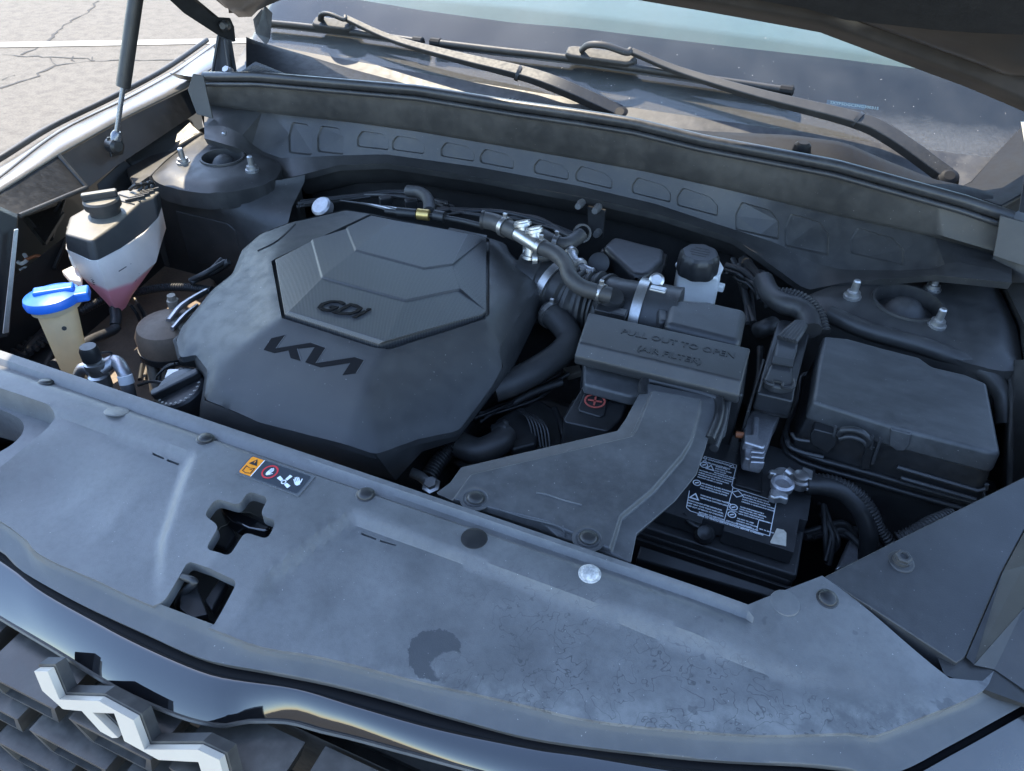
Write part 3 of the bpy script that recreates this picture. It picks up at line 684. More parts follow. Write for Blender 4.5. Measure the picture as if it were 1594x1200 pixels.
# hinges, gas strut
hg = 'lift_bracket'
hl_ = thing(hg, 'black steel hood hinge over the far fender corner', 'hinge', UY(345, 110, .2), 'hood hinges')
prism('arm', [UY(257, -6, .12), UY(292, -8, .13), UY(335, 27, .22), UY(353, 28, .25), UY(360, 42, .25), UY(362, 66, .24), UY(339, 55, .22), UY(286, 21, .15)], Vector((.004, .006, 0)), 'black_plastic', hl_, .0015)
prism('bracket', [UY(339, 54, .215), UY(361, 64, .235), UY(369, 112, .20), UY(330, 115, .19)], Vector((-.004, .004, 0)), 'deep_black', hl_, .001)
sweep('bracket_rib', [UY(351, 62, .214), UY(358, 112, .19)], .004, 'deep_black', hl_, 8); sweep('bracket_rib', [UY(340, 56, .213), UY(331, 112, .18)], .003, 'black_plastic', hl_, 8)
lathe('pivot_bolt', UY(349, 40, .225), (.3, -1, .2), [(.010, -.01), (.010, .004), (.006, .008)], 'black_plastic', hl_, 12); lathe('mount_bolt', UY(355, 112, .165), (0, -.6, .8), [(.011, -.004), (.011, .002), (.007, .003), (.007, .010)], 'zinc', hl_, 6)
h2 = thing(hg, 'black steel hood hinge at the near end of the cowl', 'hinge', UY(1600, 290, .2), 'hood hinges')
prism('arm', [UY(1588, 190, .33), UY(1640, 190, .30), UY(1660, 260, .24), UY(1600, 262, .24)], Vector((0, .006, 0)), 'black_plastic', h2, .0015)
prism('bracket', [UY(1598, 250, .24), UY(1650, 255, .24), UY(1650, 345, .17), UY(1586, 330, .17)], Vector((0, .006, 0)), 'deep_black', h2, .0015)
sb, st = Vector((-.712, -.10, .990)), Vector((-.626, .034, 1.353))
gs_ = thing('gas_strut', 'black gas strut with a bare steel rod holding the hood up', 'gas strut', sb)
pr = UY(195, 131, -.06); ax_ = (st-sb).normalized(); mid = sb+ax_*((pr-sb).dot(ax_))
sweep('rod', [sb, mid], .0042, 'dark_steel', gs_, 12); sweep('cylinder', [mid-ax_*.004, mid, mid+ax_*.003, mid+ax_*.02, st], .0115, 'black_plastic', gs_, 20)
lathe('ball_joint', sb-ax_*.004, (.9, -.2, .1), [(.006, -.016), (.013, -.012), (.013, .008), (.008, .012)], 'black_plastic', gs_, 16); lathe('joint_socket', sb, ax_, [(.007, -.006), (.009, 0), (.009, .016), (.006, .022)], 'dark_steel', gs_, 14)
prism('mount_plate', [UX(168, 214, -.717), UX(190, 210, -.724), UX(193, 240, -.72), UX(174, 245, -.715)], Vector((-.004, 0, 0)), 'black_plastic', gs_, .001)
# ================================================================== radiator cover
rc = None
ZC = .972
A_ = [(-330, 640), (-160, 716), (19, 824), (63, 865), (151, 905), (226, 940), (329, 980), (408, 1009), (503, 1025), (651, 1062), (808, 1097), (900, 1119), (1013, 1134), (1177, 1146), (1317, 1143), (1363, 1146), (1426, 1121), (1482, 1100), (1530, 1076), (1546, 1046)]
ZA = .952
fold = [U(*p, ZA) for p in A_]
rear = [U(*p, ZC) for p in ((-330, 430), (0, 545), (600, 747), (1165, 940), (1280, 896), (1490, 1038), (1544, 1041))]
outl = [(p.x, p.y) for p in rear]+[(p.x, p.y) for p in reversed(catmull([Vector((p.x, p.y, 0)) for p in fold], 3))]
def PL(pix, z=ZC): return [(p.x, p.y) for p in UU(pix, z)]
lowL = PL([(-330, 500), (83, 636), (296, 708), (246, 830), (236, 900), (226, 990), (-330, 900)]); lowR = PL([(547, 800), (900, 932), (1250, 1040), (1390, 1060), (1500, 1120), (1400, 1300), (600, 1300), (330, 1000), (418, 886)])
grv = PL([(-330, 455), (0, 563), (600, 766), (1150, 951)])
rear2 = [(p.x, p.y) for p in rear[:5]]
def zcov(x, y):
    z = ZC
    f = min(math.hypot(x-q.x, y-q.y) for q in fold)
    z -= (ZC-ZA)*ss(.12, .0, f)*.9
    z -= .0065*ss(.005, -.005, sdist(x, y, lowL))*ss(.0, .06, f)+.008*ss(.005, -.005, sdist(x, y, lowR))*ss(0, .08, f)
    # groove behind the rear lip
    if x < U(1165, 940, ZC).x+.004: d = abs(y-(grv[0][1]+(grv[-1][1]-grv[0][1])*(x-grv[0][0])/(grv[-1][0]-grv[0][0]))); z -= .0055*ss(.008, .0015, d)
    return z
k5 = CR(0, 540); k6 = CR(0, 824)
cross = PL([k5(*p) for p in ((1008, 822), (1072, 750), (1186, 784), (1234, 715), (1332, 748), (1290, 830), (1372, 862), (1325, 942), (1212, 908), (1128, 1012), (1008, 972), (1082, 876))])
rect = PL([k6(*p) for p in ((930, 148), (1176, 248), (1045, 455), (985, 462), (790, 384), (722, 356), (800, 336))], .962)
openL = PL([(-330, 500), (-100, 570), (40, 617), (78, 630), (84, 642), (66, 664), (0, 712), (-120, 780), (-330, 800)])
s1 = [PL([k5(*p) for p in q]) for q in (((748, 500), (806, 526), (803, 535), (748, 512)), ((822, 532), (882, 556), (876, 564), (818, 543)))]
k7 = CR(400, 600)
s1 += [PL([k7(*p) for p in q]) for q in (((513, 700), (588, 730), (586, 738), (513, 712)), ((606, 736), (690, 762), (684, 768), (606, 746)))]
cov = sheet('radiator_cover', outl, [rounded(cross, .006), rounded(rect, .006), rounded(openL, .015)]+[q for q in s1], .0055, zcov, 'faded_plastic', None, wall=.012, ang=35)
tag(cov, 'wide faded grey plastic radiator cover with water stains and latch openings', 'radiator cover')
TC = bvh(cov)
# dished pocket in the opening at the end of the cover
oc = sum((Vector((*q, 0)) for q in rounded(openL, .015)), Vector())
ol = rounded(openL, .015); inn = PL([(-330, 560), (-100, 610), (10, 640), (36, 655), (38, 672), (20, 692), (-20, 714), (-330, 760)], .945)
mk('opening_wall', [(p[0], p[1], zcov(p[0], p[1])-.001) for p in ol]+[(p[0]-.003, p[1]-.004, .945) for p in ol], [(i, (i+1) % len(ol), len(ol)+(i+1) % len(ol), len(ol)+i) for i in range(len(ol))], 'faded_plastic', cov, True)
sheet('opening_shelf', [(p[0]-.003, p[1]-.004) for p in ol], [rounded(inn, .015)], .02, lambda x, y: .945, 'faded_plastic', cov, wall=.05)
# fold down to the bumper
B_ = [(-330, 690), (-160, 760), (0, 858), (31, 887), (119, 937), (220, 984), (314, 1025), (408, 1044), (500, 1062), (588, 1084), (714, 1120), (850, 1153), (1083, 1181), (1247, 1190), (1310, 1196), (1390, 1204), (1480, 1160), (1560, 1116), (1600, 1094), (1640, 1076)]
C_ = [(-330, 700), (-160, 772), (0, 871), (63, 918), (141, 962), (220, 1003), (314, 1044), (376, 1059), (463, 1072), (557, 1100), (682, 1134), (833, 1164), (900, 1172), (1037, 1193), (1130, 1204), (1250, 1216), (1330, 1230), (1420, 1215), (1560, 1140), (1640, 1096)]
D_ = [(-330, 790), (-160, 862), (0, 959), (94, 1015), (188, 1072), (282, 1113), (345, 1127), (380, 1121), (408, 1120), (453, 1122), (500, 1135), (551, 1147), (682, 1182), (745, 1199), (850, 1225), (1000, 1260), (1130, 1280), (1300, 1300), (1500, 1240), (1640, 1160)]
def line(P, n=90, closed=False):
    return catmull([Vector((*p, 0)) for p in P], 5)
LA, LB, LC, LD = (line(q) for q in (A_, B_, C_, D_))
def resamp(L, n=110):
    D = [0]
    for a, b in zip(L, L[1:]): D.append(D[-1]+(b-a).length)
    out = []; j = 0
    for i in range(n+1):
        s = D[-1]*i/n
        while j < len(D)-2 and D[j+1] < s: j += 1
        out.append(L[j].lerp(L[j+1], (s-D[j])/max(1e-9, D[j+1]-D[j])))
    return out
LA, LB, LC, LD = (resamp(q) for q in (LA, LB, LC, LD))
a3 = [U(p.x, p.y, ZA) for p in LA]; b3 = [U(p.x, p.y, .941) for p in LB]; c3_ = [U(p.x, p.y, .928) for p in LC]; d3 = [U(p.x, p.y, .905+.008*ss(420, 700, p.x)) for p in LD]
fl = loft('front_flange', [[p+Vector((0, .004, .0015)) for p in a3], [p+Vector((0, -.002, -.004)) for p in a3], [a.lerp(b, .25)+Vector((0, 0, -.004)) for a, b in zip(a3, b3)], [a.lerp(b, .9)+Vector((0, 0, .0)) for a, b in zip(a3, b3)], b3, [p+Vector((0, .004, -.012)) for p in b3]], 'flange_plastic', cov, ang=70)
sweep('front_seal', [b.lerp(c, .5)+Vector((0, .005, -.014)) for b, c in zip(b3, c3_)], .0095, 'letter_black', cov, 8)
# clips
for px, py, r, mt in ((72, 596, .0092, 'black_plastic'), (320, 683, .0092, 'black_plastic'), (569, 770, .0092, 'black_plastic'), (1288, 932, .0092, 'black_plastic')):
    clip(TC, px, py, r, mt, cov, h=.004)
clip(TC, 918, 893, .0098, 'worn_clip', cov, label='worn silver push clip')
for px, py in ((738, 838), (1222, 938), (182, 640)):
    p, n = hit(TC, px, py); lathe('dimple', p-n*.0005, n, [(.0125, 0), (.012, .0008), (.010, .0012)], 'black_plastic' if px == 738 else 'faded_plastic', cov, 24)
# warning sticker
def quadmap(c, T, lift):
    W = [hit(T, *p)[0] for p in c]; n = (W[1]-W[0]).cross(W[3]-W[0]).normalized()
    if n.z < 0: n = -n
    return lambda u, v, l=0: W[0]*(1-u)*(1-v)+W[1]*u*(1-v)+W[2]*u*v+W[3]*(1-u)*v+n*(lift+l)
Qs = quadmap(((394, 711), (487, 743), (463, 771), (371, 737)), TC, .001)
lab = prism('warning_sticker', [Qs(u, v) for u, v in ((-.02, -.05), (1.03, -.05), (1.03, 1.05), (-.02, 1.05))], .0008, 'clear_film', cov, 0, smooth=False)
def pq(name, Q, pts, mat, par, l=.0004): return mk(name, [Q(u, v, l) for u, v in pts], [tuple(range(len(pts)))], mat, par, False)
pq('caution_panel', Qs, [(.02, .03), (.205, .03), (.205, .97), (.02, .97), (.0, .9), (.0, .1)], 'print_orange', lab)
pq('picture_panel', Qs, [(.215, .03), (.97, .03), (.985, .1), (.985, .9), (.97, .97), (.215, .97)], 'print_slate', lab)
pq('divider', Qs, [(.204, .03), (.216, .03), (.216, .97), (.204, .97)], 'print_white', lab, .0006)
pq('triangle', Qs, [(.105, .10), (.175, .42), (.035, .42)], 'print_black', lab, .0007); pq('triangle_mark', Qs, [(.098, .2), (.112, .2), (.112, .33), (.098, .33)], 'print_orange', lab, .0009)
for q in ([(.03, .55), (.10, .60), (.10, .63), (.03, .58)], [(.10, .60), (.18, .55), (.18, .58), (.10, .63)], [(.03, .55), (.045, .55), (.045, .85), (.03, .85)], [(.165, .55), (.18, .55), (.18, .85), (.165, .85)], [(.03, .82), (.10, .88), (.10, .91), (.03, .85)], [(.10, .88), (.18, .82), (.18, .85), (.10, .91)], [(.12, .66), (.155, .64), (.155, .67), (.12, .70)]): pq('book_mark', Qs, q, 'print_black', lab, .0007)
def ringq(name, Q, cu, cv, ru, rv, w, mat, par, l=.0007, n=26):
    V = []; F = []
    for i in range(n):
        a = 2*math.pi*i/n
        V += [Q(cu+ru*math.cos(a), cv+rv*math.sin(a), l), Q(cu+ru*(1-w)*math.cos(a), cv+rv*(1-w)*math.sin(a), l)]
    F = [(2*i, 2*i+1, (2*i+3) % (2*n), (2*i+2) % (2*n)) for i in range(n)]
    return mk(name, V, F, mat, par, False)
ringq('red_ring', Qs, .41, .47, .115, .36, .2, 'print_red', lab)
def hand(Q, cu, cv, su, sv, rot, par):
    c, s = math.cos(rot), math.sin(rot)
    def T(x, y): return (cu+su*(x*c-y*s), cv+sv*(x*s+y*c))
    pq('hand_palm', Q, [T(*p) for p in ((-.5, .1), (.45, .0), (.5, .5), (.3, 1.), (-.2, 1.), (-.45, .6))], 'print_white', par, .0009)
    for i, (x, h) in enumerate(((-.48, -.75), (-.22, -1.0), (.05, -.95), (.30, -.7))): pq('hand_finger', Q, [T(x, h), (T(x+.18, h)), T(x+.18, .15), T(x, .15)], 'print_white', par, .0009)
    pq('hand_finger', Q, [T(.45, .45), T(.85, -.1), T(.98, .02), T(.5, .75)], 'print_white', par, .0009)
hand(Qs, .41, .46, .062, .21, .25, lab); hand(Qs, .86, .46, .075, .25, -.9, lab)
for a in (R(200), R(282), R(20)):
    u = math.cos(a); v = math.sin(a)
    P4 = [(.33, -.16), (1, -.2), (1, .2), (.33, .16)]
    pq('fan_blade', Qs, [(.70+.13*(x*u-y*v), .70+.40*(x*v+y*u)) for x, y in P4], 'print_white', lab, .0009)
ringq('fan_hub', Qs, .70, .70, .036, .11, .4, 'print_white', lab, .0009)
# latch seen through the openings
lt = thing('hood_latch', 'dark steel hood latch under the cross-shaped opening of the radiator cover', 'latch', (0, -.68, .88))
box('latch_plate', (0, -.69, .915), (.16, .14, .004), 'deep_black', lt); 
prism('latch_hook', [U(*k5(*p), .945) for p in ((1080, 765), (1110, 765), (1200, 815), (1270, 850), (1350, 890), (1320, 915), (1230, 900), (1150, 860), (1100, 815))], .02, 'gloss_black', lt, .003)
prism('latch_lever', [U(*k5(*p), .938) for p in ((1180, 815), (1240, 815), (1345, 865), (1340, 890), (1230, 850))], .01, 'black_plastic', lt, .002)
prism('latch_spring_plate', [U(*k5(*p), .925) for p in ((1090, 890), (1140, 870), (1170, 930), (1120, 1000), (1040, 970))], .008, 'black_plastic', lt, .002)
sweep('release_lever', catmull([U(*k6(*p), z) for p, z in (((905, 235), .955), ((965, 262), .955), ((915, 310), .94), ((885, 370), .925), ((930, 430), .90))], 6), .0035, 'black_plastic', lt, 8)
prism('release_plate', [U(*k6(*p), .94) for p in ((900, 300), (970, 265), (1030, 420), (950, 440), (890, 390))], .006, 'black_plastic', lt, .001)
prism('release_catch', [U(*k6(*p), .935) for p in ((1010, 350), (1090, 240), (1130, 255), (1050, 400))], .01, 'black_plastic', lt, .002)

# ================================================================== glossy grille surround, grille, emblem
gr = thing('grille_surround', 'glossy black curved grille surround below the radiator cover', 'grille trim', (0, -.82, .85))
def outw(a): return Vector((0, -1, 0))
loft('gloss_strip', [[p+Vector((0, .012, -.008)) for p in c3_], c3_, [c.lerp(d, .12)+Vector((0, -.0004, .0012)) for c, d in zip(c3_, d3)], [c.lerp(d, .5)+Vector((0, -.001, .0016)) for c, d in zip(c3_, d3)], [c.lerp(d, .85)+Vector((0, -.0006, .0009)) for c, d in zip(c3_, d3)], d3, [p+Vector((0, .015, -.004)) for p in d3]], 'gloss_black', gr, ang=80)
sweep('bottom_edge', [p+Vector((0, -.001, -.001)) for p in d3], .002, 'grille_black', gr, 6)
grl = thing('grille', 'dark patterned front grille below the glossy surround', 'grille', (0, -.83, .75))
quad('grille_back', [(-.9, -.77, .5), (.9, -.77, .5), (.9, -.80, .89), (-.9, -.80, .89)], 'deep_black', grl)
def gp(px, py, y=-.83): return UY(px, py, y)
# chunky grille cells: open-fronted hoods in staggered rows
def cell(c, w, h, d):
    x, y, z = c
    o = [(-w, h), (w, h), (w*.78, -h), (-w*.78, -h)]; i = [(-w*.86, h*.72), (w*.86, h*.72), (w*.64, -h*.8), (-w*.64, -h*.8)]
    V = [Vector((x+a, y, z+b)) for a, b in o]+[Vector((x+a, y, z+b)) for a, b in i]+[Vector((x+a*.9, y+d, z+b)) for a, b in i]+[Vector((x+a, y+d, z+b)) for a, b in o]
    F = [(j, (j+1) % 4, 4+(j+1) % 4, 4+j) for j in range(4)]+[(4+j, 4+(j+1) % 4, 8+(j+1) % 4, 8+j) for j in range(4)]+[(j, (j+1) % 4, 12+(j+1) % 4, 12+j) for j in range(4)]
    return mk('grille_cell', V, F, 'grille_black', grl, False)
for r_ in range(5):
    for i in range(-5, 9):
        cx = i*.105+(.0525 if r_ % 2 else 0); zz = .872-.040*r_; yy = -.868+.12*cx*cx-.012*r_
        if -.5 < cx < .8: cell((cx, yy, zz), .044, .0155, .06)
for r_ in range(6): box('grille_slat', (.1, -.772, .855-.035*r_), (1.5, .012, .006), 'grille_black', grl, bevel=0)
k8 = CR(0, 960, 400/1594)
EM = [(252, 312), (335, 312), (408, 486), (650, 494), (865, 612), (932, 792), (1260, 791), (1395, 855), (1450, 1060), (1530, 1330), (1385, 1330), (1330, 1080), (1265, 868), (1020, 856), (808, 740), (746, 570), (612, 565), (770, 720), (735, 722), (660, 682), (545, 556), (430, 545), (302, 432)]
en = Vector((0, -.93, .36)).normalized(); ep = Vector((0, -.878, .848))
ems = [UP(*k8(*p), ep, en) for p in EM]
emb = thing('emblem', 'silver letter emblem of angular joined strokes on the grille', 'emblem', ems[12])
prism('emblem_face', [p+en*.006 for p in ems], -en*.006, 'chrome', emb, 0)
ec = sum(ems, Vector())/len(ems)
def offset(P, d):
    n = len(P); out = []
    for i in range(n):
        a, b, c = P[i-1], P[i], P[(i+1) % n]; e1 = (b-a).normalized(); e2 = (c-b).normalized()
        n1 = e1.cross(en); n2 = e2.cross(en); m = (n1+n2); m = m.normalized() if m.length > .2 else n1; k = 1/max(.5, m.dot(n1)); out.append(b+m*d*k)
    return out
ao = sum((ems[i].cross(ems[(i+1) % len(ems)])).dot(en) for i in range(len(ems)))
prism('emblem_base', [p-en*.0005 for p in offset(ems, .0025 if ao > 0 else -.0025)], -en*.010, 'grille_black', emb, 0)
# bumper paint under the emblem
bp_ = thing('bumper', 'dark glossy bumper below the grille', 'bumper', (-.2, -.9, .7))
loft('bumper_skin', [[U(x, y, z) for x, y, z in ((-260, 930, .775), (-100, 1000, .775), (0, 1050, .775), (75, 1094, .775), (150, 1148, .775), (240, 1212, .775), (400, 1290, .77))], [U(x, y, z) for x, y, z in ((-260, 990, .768), (-100, 1060, .768), (0, 1100, .766), (50, 1128, .765), (110, 1172, .764), (190, 1232, .763), (350, 1320, .76))], [U(x, y, z) for x, y, z in ((-280, 1080, .745), (-130, 1120, .745), (-10, 1150, .742), (30, 1170, .74), (80, 1215, .738), (150, 1270, .735), (300, 1370, .73))], [U(x, y, z) for x, y, z in ((-290, 1120, .68), (-140, 1160, .68), (-15, 1190, .68), (20, 1220, .68), (60, 1260, .68), (130, 1310, .68), (280, 1400, .68))]], 'bumper_paint', bp_, ang=70)
loft('bumper_skin', [[b3[i]+Vector((.004, -.003, -.004)) for i in range(92, 111)], [b3[i]+Vector((.03, -.035, -.02)) for i in range(92, 111)], [b3[i]+Vector((.06, -.055, -.06)) for i in range(92, 111)], [b3[i]+Vector((.07, -.06, -.2)) for i in range(92, 111)]], 'bumper_paint', bp_)

# ================================================================== side cover beyond the seam
sc = thing('headlight_side_cover', 'triangular dark plastic side cover with one bolt over the headlight', 'side cover', U(1450, 900, .9))
Z = .972
def oncov(a, b, dz=.003):
    q = U(a, b, .966)
    for _ in range(3): q = U(a, b, zcov(q.x, q.y)+dz)
    return q
pA = [U(1283, 897, Z), U(1400, 838, Z), U(1594, 742, Z), U(1640, 722, Z), U(1600, 815, Z), U(1560, 890, Z), U(1503, 1022, Z-.014), oncov(1490, 1032), oncov(1440, 1000), oncov(1385, 964), oncov(1330, 928)]
plate_ = prism('plate', pA, .02, 'lid_plastic', sc, .0015, 2)
pB = [U(1641, 722, Z), U(1760, 690, Z), U(1760, 960, Z+.012), U(1594, 945, Z+.014), U(1516, 1034, Z-.014), U(1504, 1023, Z-.014), U(1561, 890, Z), U(1601, 815, Z)]
mk('raised_wedge', pB+[U(1594, 880, Z+.012)], [(7, 6, 8), (6, 5, 4, 8), (4, 3, 8), (3, 2, 1, 8), (1, 0, 7, 8)], 'lid_plastic', sc, False)
mk('outer_wing', [U(1516, 1035, Z-.014), U(1594, 946, Z+.013), U(1760, 960, Z+.012), U(1760, 1180, Z-.02), U(1600, 1078, Z-.018), U(1548, 1042, Z-.017)], [(0, 1, 2, 3, 4, 5)], 'lid_plastic', sc, False)
mk('seam_filler', [U(1450, 1000, .955), U(1640, 960, .955), U(1660, 1120, .95), U(1540, 1085, .945), U(1470, 1050, .955)], [(0, 1, 2, 3, 4)], 'deep_black', sc, False)
TS = bvh(plate_)
p, n = hit(TS, 1402, 874)
bo = lathe('flange_bolt', p-n*.001, n, [(.0118, 0), (.0118, .0012), (.0105, .0022), (.0075, .0026), (.0075, .006), (.005, .007)], 'dusty_hose', sc, 6 if 0 else 24)
lathe('bolt_head', p+n*.003, n, [(.0072, 0), (.0072, .005), (.0060, .006), (.0040, .006), (.0035, .004)], 'dusty_hose', bo, 6, ang=20)
# ================================================================== engine cover
ec_ = thing('engine_cover', 'large faceted dark grey engine cover with a raised woven-look centre', 'engine cover', U(560, 560, .85))
q6 = CR(400, 300)
OUT = [(538, 322, .985), (579, 329, .986), (723, 357, .984), (762, 366, .981), (786, 374, .976), (796, 392, .972), (806, 400, .970), (852, 421, .955),
       (776, 541, .968), (783, 567, .955), (764, 601, .946), (714, 667, .932), (651, 680, .941), (585, 704, .946), (541, 689, .954), (400, 653, .946), (317, 619, .940),
       (323, 573, .957), (304, 549, .952), (279, 553, .946), (273, 526, .943), (282, 504, .945), (329, 447, .957), (361, 422, .965), (376, 385, .966), (405, 360, .968), (456, 341, .976)]
RIM = [(579, 331, .987), (422, 405, .990), (438, 493, 1.000), (588, 541, 1.002), (604, 541, 1.004), (755, 494, .992), (762, 486, .990), (762, 367, .982)]
EXT = {'rl': (386, 532, .981), 'rf': (334, 606, .951), 'rm': (572, 595, .986), 'hl': (391, 433, .977), 'lt': (476, 343, .974)}
V = [U(*p) for p in OUT]; no = len(V); V += [U(*p) for p in RIM]; nr = no; ei = {}
for k_, p in EXT.items(): ei[k_] = len(V); V.append(U(*p))
r_ = lambda i: nr+i
F = [
    (0, 1, r_(0)), (r_(0), r_(1), 26), (0, r_(0), 26), (26, r_(1), 25), (25, r_(1), 24), (24, r_(1), ei['hl']), (24, ei['hl'], 23), (23, ei['hl'], 22),
    (r_(1), r_(2), ei['hl']), (ei['hl'], r_(2), ei['rl']), (22, ei['hl'], ei['rl']), (22, ei['rl'], 21), (21, ei['rl'], 20), (20, ei['rl'], 19), (19, ei['rl'], 18), (18, ei['rl'], 17),
    (17, ei['rl'], ei['rf']), (17, ei['rf'], 16),
    (ei['rf'], ei['rl'], r_(2)), (ei['rf'], r_(2), r_(3)), (ei['rf'], r_(3), ei['rm']), (r_(3), r_(4), ei['rm']), (16, ei['rf'], 15), (ei['rf'], ei['rm'], 15), (15, ei['rm'], 14), (14, ei['rm'], 13),
    (ei['rm'], r_(4), r_(5)), (ei['rm'], r_(5), 8), (ei['rm'], 8, 9), (ei['rm'], 9, 10), (ei['rm'], 10, 11), (ei['rm'], 11, 12), (ei['rm'], 12, 13),
    (r_(5), r_(6), 8), (r_(6), 7, 8), (r_(6), r_(7), 7), (r_(7), 6, 7), (r_(7), 3, 4), (r_(7), 4, 5), (r_(7), 5, 6), (1, 2, r_(7)), (2, 3, r_(7)), (1, r_(7), r_(0)),
]
RAW = BVHTree.FromPolygons(V, F)
def rawz(x, y):
    p, n_, k, d = RAW.ray_cast(Vector((x, y, 2)), Vector((0, 0, -1))); return None if p is None else p.z
outxy = [(p.x, p.y) for p in V[:no]]; rimxy = [(p.x, p.y) for p in V[nr:nr+8]]
outr = [(p.x, p.y) for p in rounded(outxy, .007, 3)]
OFFS = [(0, 0)]+[(r*math.cos(a*.7854+r*40), r*math.sin(a*.7854+r*40)) for r in (.0035, .007) for a in range(8)]
def ztop(x, y):
    """facets of the cover with their creases worn round, edge rolled down"""
    zs = [q for q in (rawz(x+a, y+b) for a, b in OFFS) if q is not None]
    if not zs:
        k = min(range(no), key=lambda i: (outxy[i][0]-x)**2+(outxy[i][1]-y)**2); zs = [V[k].z]
    z = sum(zs)/len(zs)
    return z-.005*ss(.012, .0, -sdist(x, y, outxy))
main = sheet('shell', outr, [rimxy], .0062, ztop, 'cover_plastic', ec_, wall=.008, ang=48)
rb_ = [p+Vector((0, 0, -.008)) for p in V[nr:nr+8]]
mk('panel_recess', rb_, [tuple(range(8))], 'cover_plastic', ec_, False)
SK = {7: (857, 452, .925), 8: (795, 581, .915), 9: (790, 583, .912), 10: (768, 612, .915), 11: (711, 686, .905), 12: (657, 703, .905), 13: (616, 748, .885), 14: (545, 730, .900), 15: (400, 690, .905), 16: (310, 660, .900), 17: (322, 600, .915), 18: (306, 572, .915), 19: (283, 570, .905), 20: (271, 536, .920)}
cen = sum(V[:no], Vector())/no
sk0 = [V[i]+Vector((0, 0, -.0035)) for i in range(no)]
sk2 = [U(*SK[i]) if i in SK else V[i]+Vector(((V[i]-cen).x*.03, (V[i]-cen).y*.03, -.05)) for i in range(no)]
sk1 = [a.lerp(b, .3)+Vector(((a-cen).x*.012, (a-cen).y*.012, .003)) for a, b in zip(sk0, sk2)]
VS = sk0+sk1+sk2
mk('skirt', VS, [(r*no+i, r*no+(i+1) % no, (r+1)*no+(i+1) % no, (r+1)*no+i) for r in (0, 1) for i in range(no)], 'cover_plastic', ec_, True, ang=38)
# raised centre panel, three terraces
Pn = {}
for k_, p in {'a1': (578, 335, .989), 'a2': (540, 353, .992), 'a3': (486, 372, .993), 'a4': (428, 404, .993), 'a5': (443, 489, 1.003), 'b1': (613, 342, .996), 'b2': (554, 388, 1.006), 'b3': (502, 430, 1.008), 'b4': (449, 484, 1.008),
              'c1': (697, 357, .994), 'c2': (660, 416, 1.006), 'c3': (632, 466, 1.009), 'c4': (600, 531, 1.010), 'd2': (590, 536, 1.006), 'm1': (728, 363, .990), 'm2': (705, 410, 1.000), 'm3': (715, 449, 1.001), 'e1': (757, 370, .985), 'e2': (757, 484, .992), 'e3': (750, 489, .993)}.items(): Pn[k_] = U(p[0], p[1], p[2]-.003)
dn = Vector((0, -.003, -.0015))
for k_ in ('a2', 'a3', 'b2', 'b3', 'c2', 'c3', 'm2', 'm3'): Pn[k_+'l'] = Pn[k_]+dn
names = list(Pn); ix = {k_: i for i, k_ in enumerate(names)}; V = [Pn[k_] for k_ in names]
FF = ['a1 b1 b2 a2', 'a2 b2 b2l a2l', 'a2l b2l b3 a3', 'a3 b3 b3l a3l', 'a3l b3l b4 a5 a4', 'b1 c1 c2 b2', 'b2 c2 c2l b2l', 'b2l c2l c3 b3', 'b3 c3 c3l b3l', 'b3l c3l c4 b4', 'c1 m1 m2 c2', 'c2 m2 m2l c2l', 'c2l m2l m3 c3', 'c3 m3 m3l c3l', 'c3l m3l e2 e3 c4', 'm1 e1 m2l m2', 'e1 e2 m3l m3 m2l', 'b4 c4 d2 a5', 'c4 e3 d2' if 0 else 'c4 e3 d2']
F = [tuple(ix[t] for t in f.split()) for f in FF]
ring = ['a1', 'a2', 'a2l', 'a3', 'a3l', 'a4', 'a5', 'd2', 'e3', 'e2', 'e1', 'm1', 'c1', 'b1']; NR = len(ring)
n0 = len(V); V += [Pn[t]+Vector((0, 0, -.012)) for t in ring]
F += [(ix[ring[i]], ix[ring[(i+1) % NR]], n0+(i+1) % NR, n0+i) for i in range(NR)]
panel = mk('centre_panel', V, F, 'weave_plastic', ec_, True, .0012, 2, 6)
mk('panel_edge', [Pn[t] for t in ('c1', 'm1', 'e1')]+[U(700, 354, .985), U(758, 366, .982)], [(0, 1, 2, 4, 3)], 'cover_plastic', ec_, False)
TE = bvh(main, panel)
k9 = CR(400, 440, 200/1500)
KIA = [(80, 785), (170, 650), (330, 612), (218, 768), (630, 702), (800, 762), (684, 942), (1145, 870), (1250, 905), (1155, 1058), (1000, 1080), (1095, 935), (740, 990), (565, 930), (678, 750), (468, 772), (512, 915), (395, 880), (368, 790), (205, 822)]
decal('letter_badge', TE, [k9(*p) for p in KIA], 'letter_black', ec_, .0005, .003, label='dark angular letters KIA moulded into the cover')
decal('letter_pale_edge', TE, [k9(x+(8 if x > 150 else 0), y-2) for x, y in KIA], 'duct_plastic', ec_, .0004, .003)  # paler plate just behind the letters, edging them thinly
p0, n0_ = hit(TE, *k9(640, 300), .0006); p1, _ = hit(TE, *k9(1130, 410), .0006); p2, _ = hit(TE, *k9(760, 250), .0006)
text('engine_type_mark', 'GDi', p0+Vector((0, 0, .0006)), p1-p0, n0_.cross(p1-p0), .036, 'letter_black', ec_, .0006, .35, bold=.0007)
# grooves on the flank
def groove(T, pix, r, mat, par, name='groove'):
    pts = [hit(T, *p)[0] for p in pix]
    if None in pts: return
    return sweep(name, catmull(pts, 6), r, mat, par, 6)
groove(TE, [(401, 391), (424, 380), (440, 368), (459, 349)], .0016, 'deep_black', ec_)

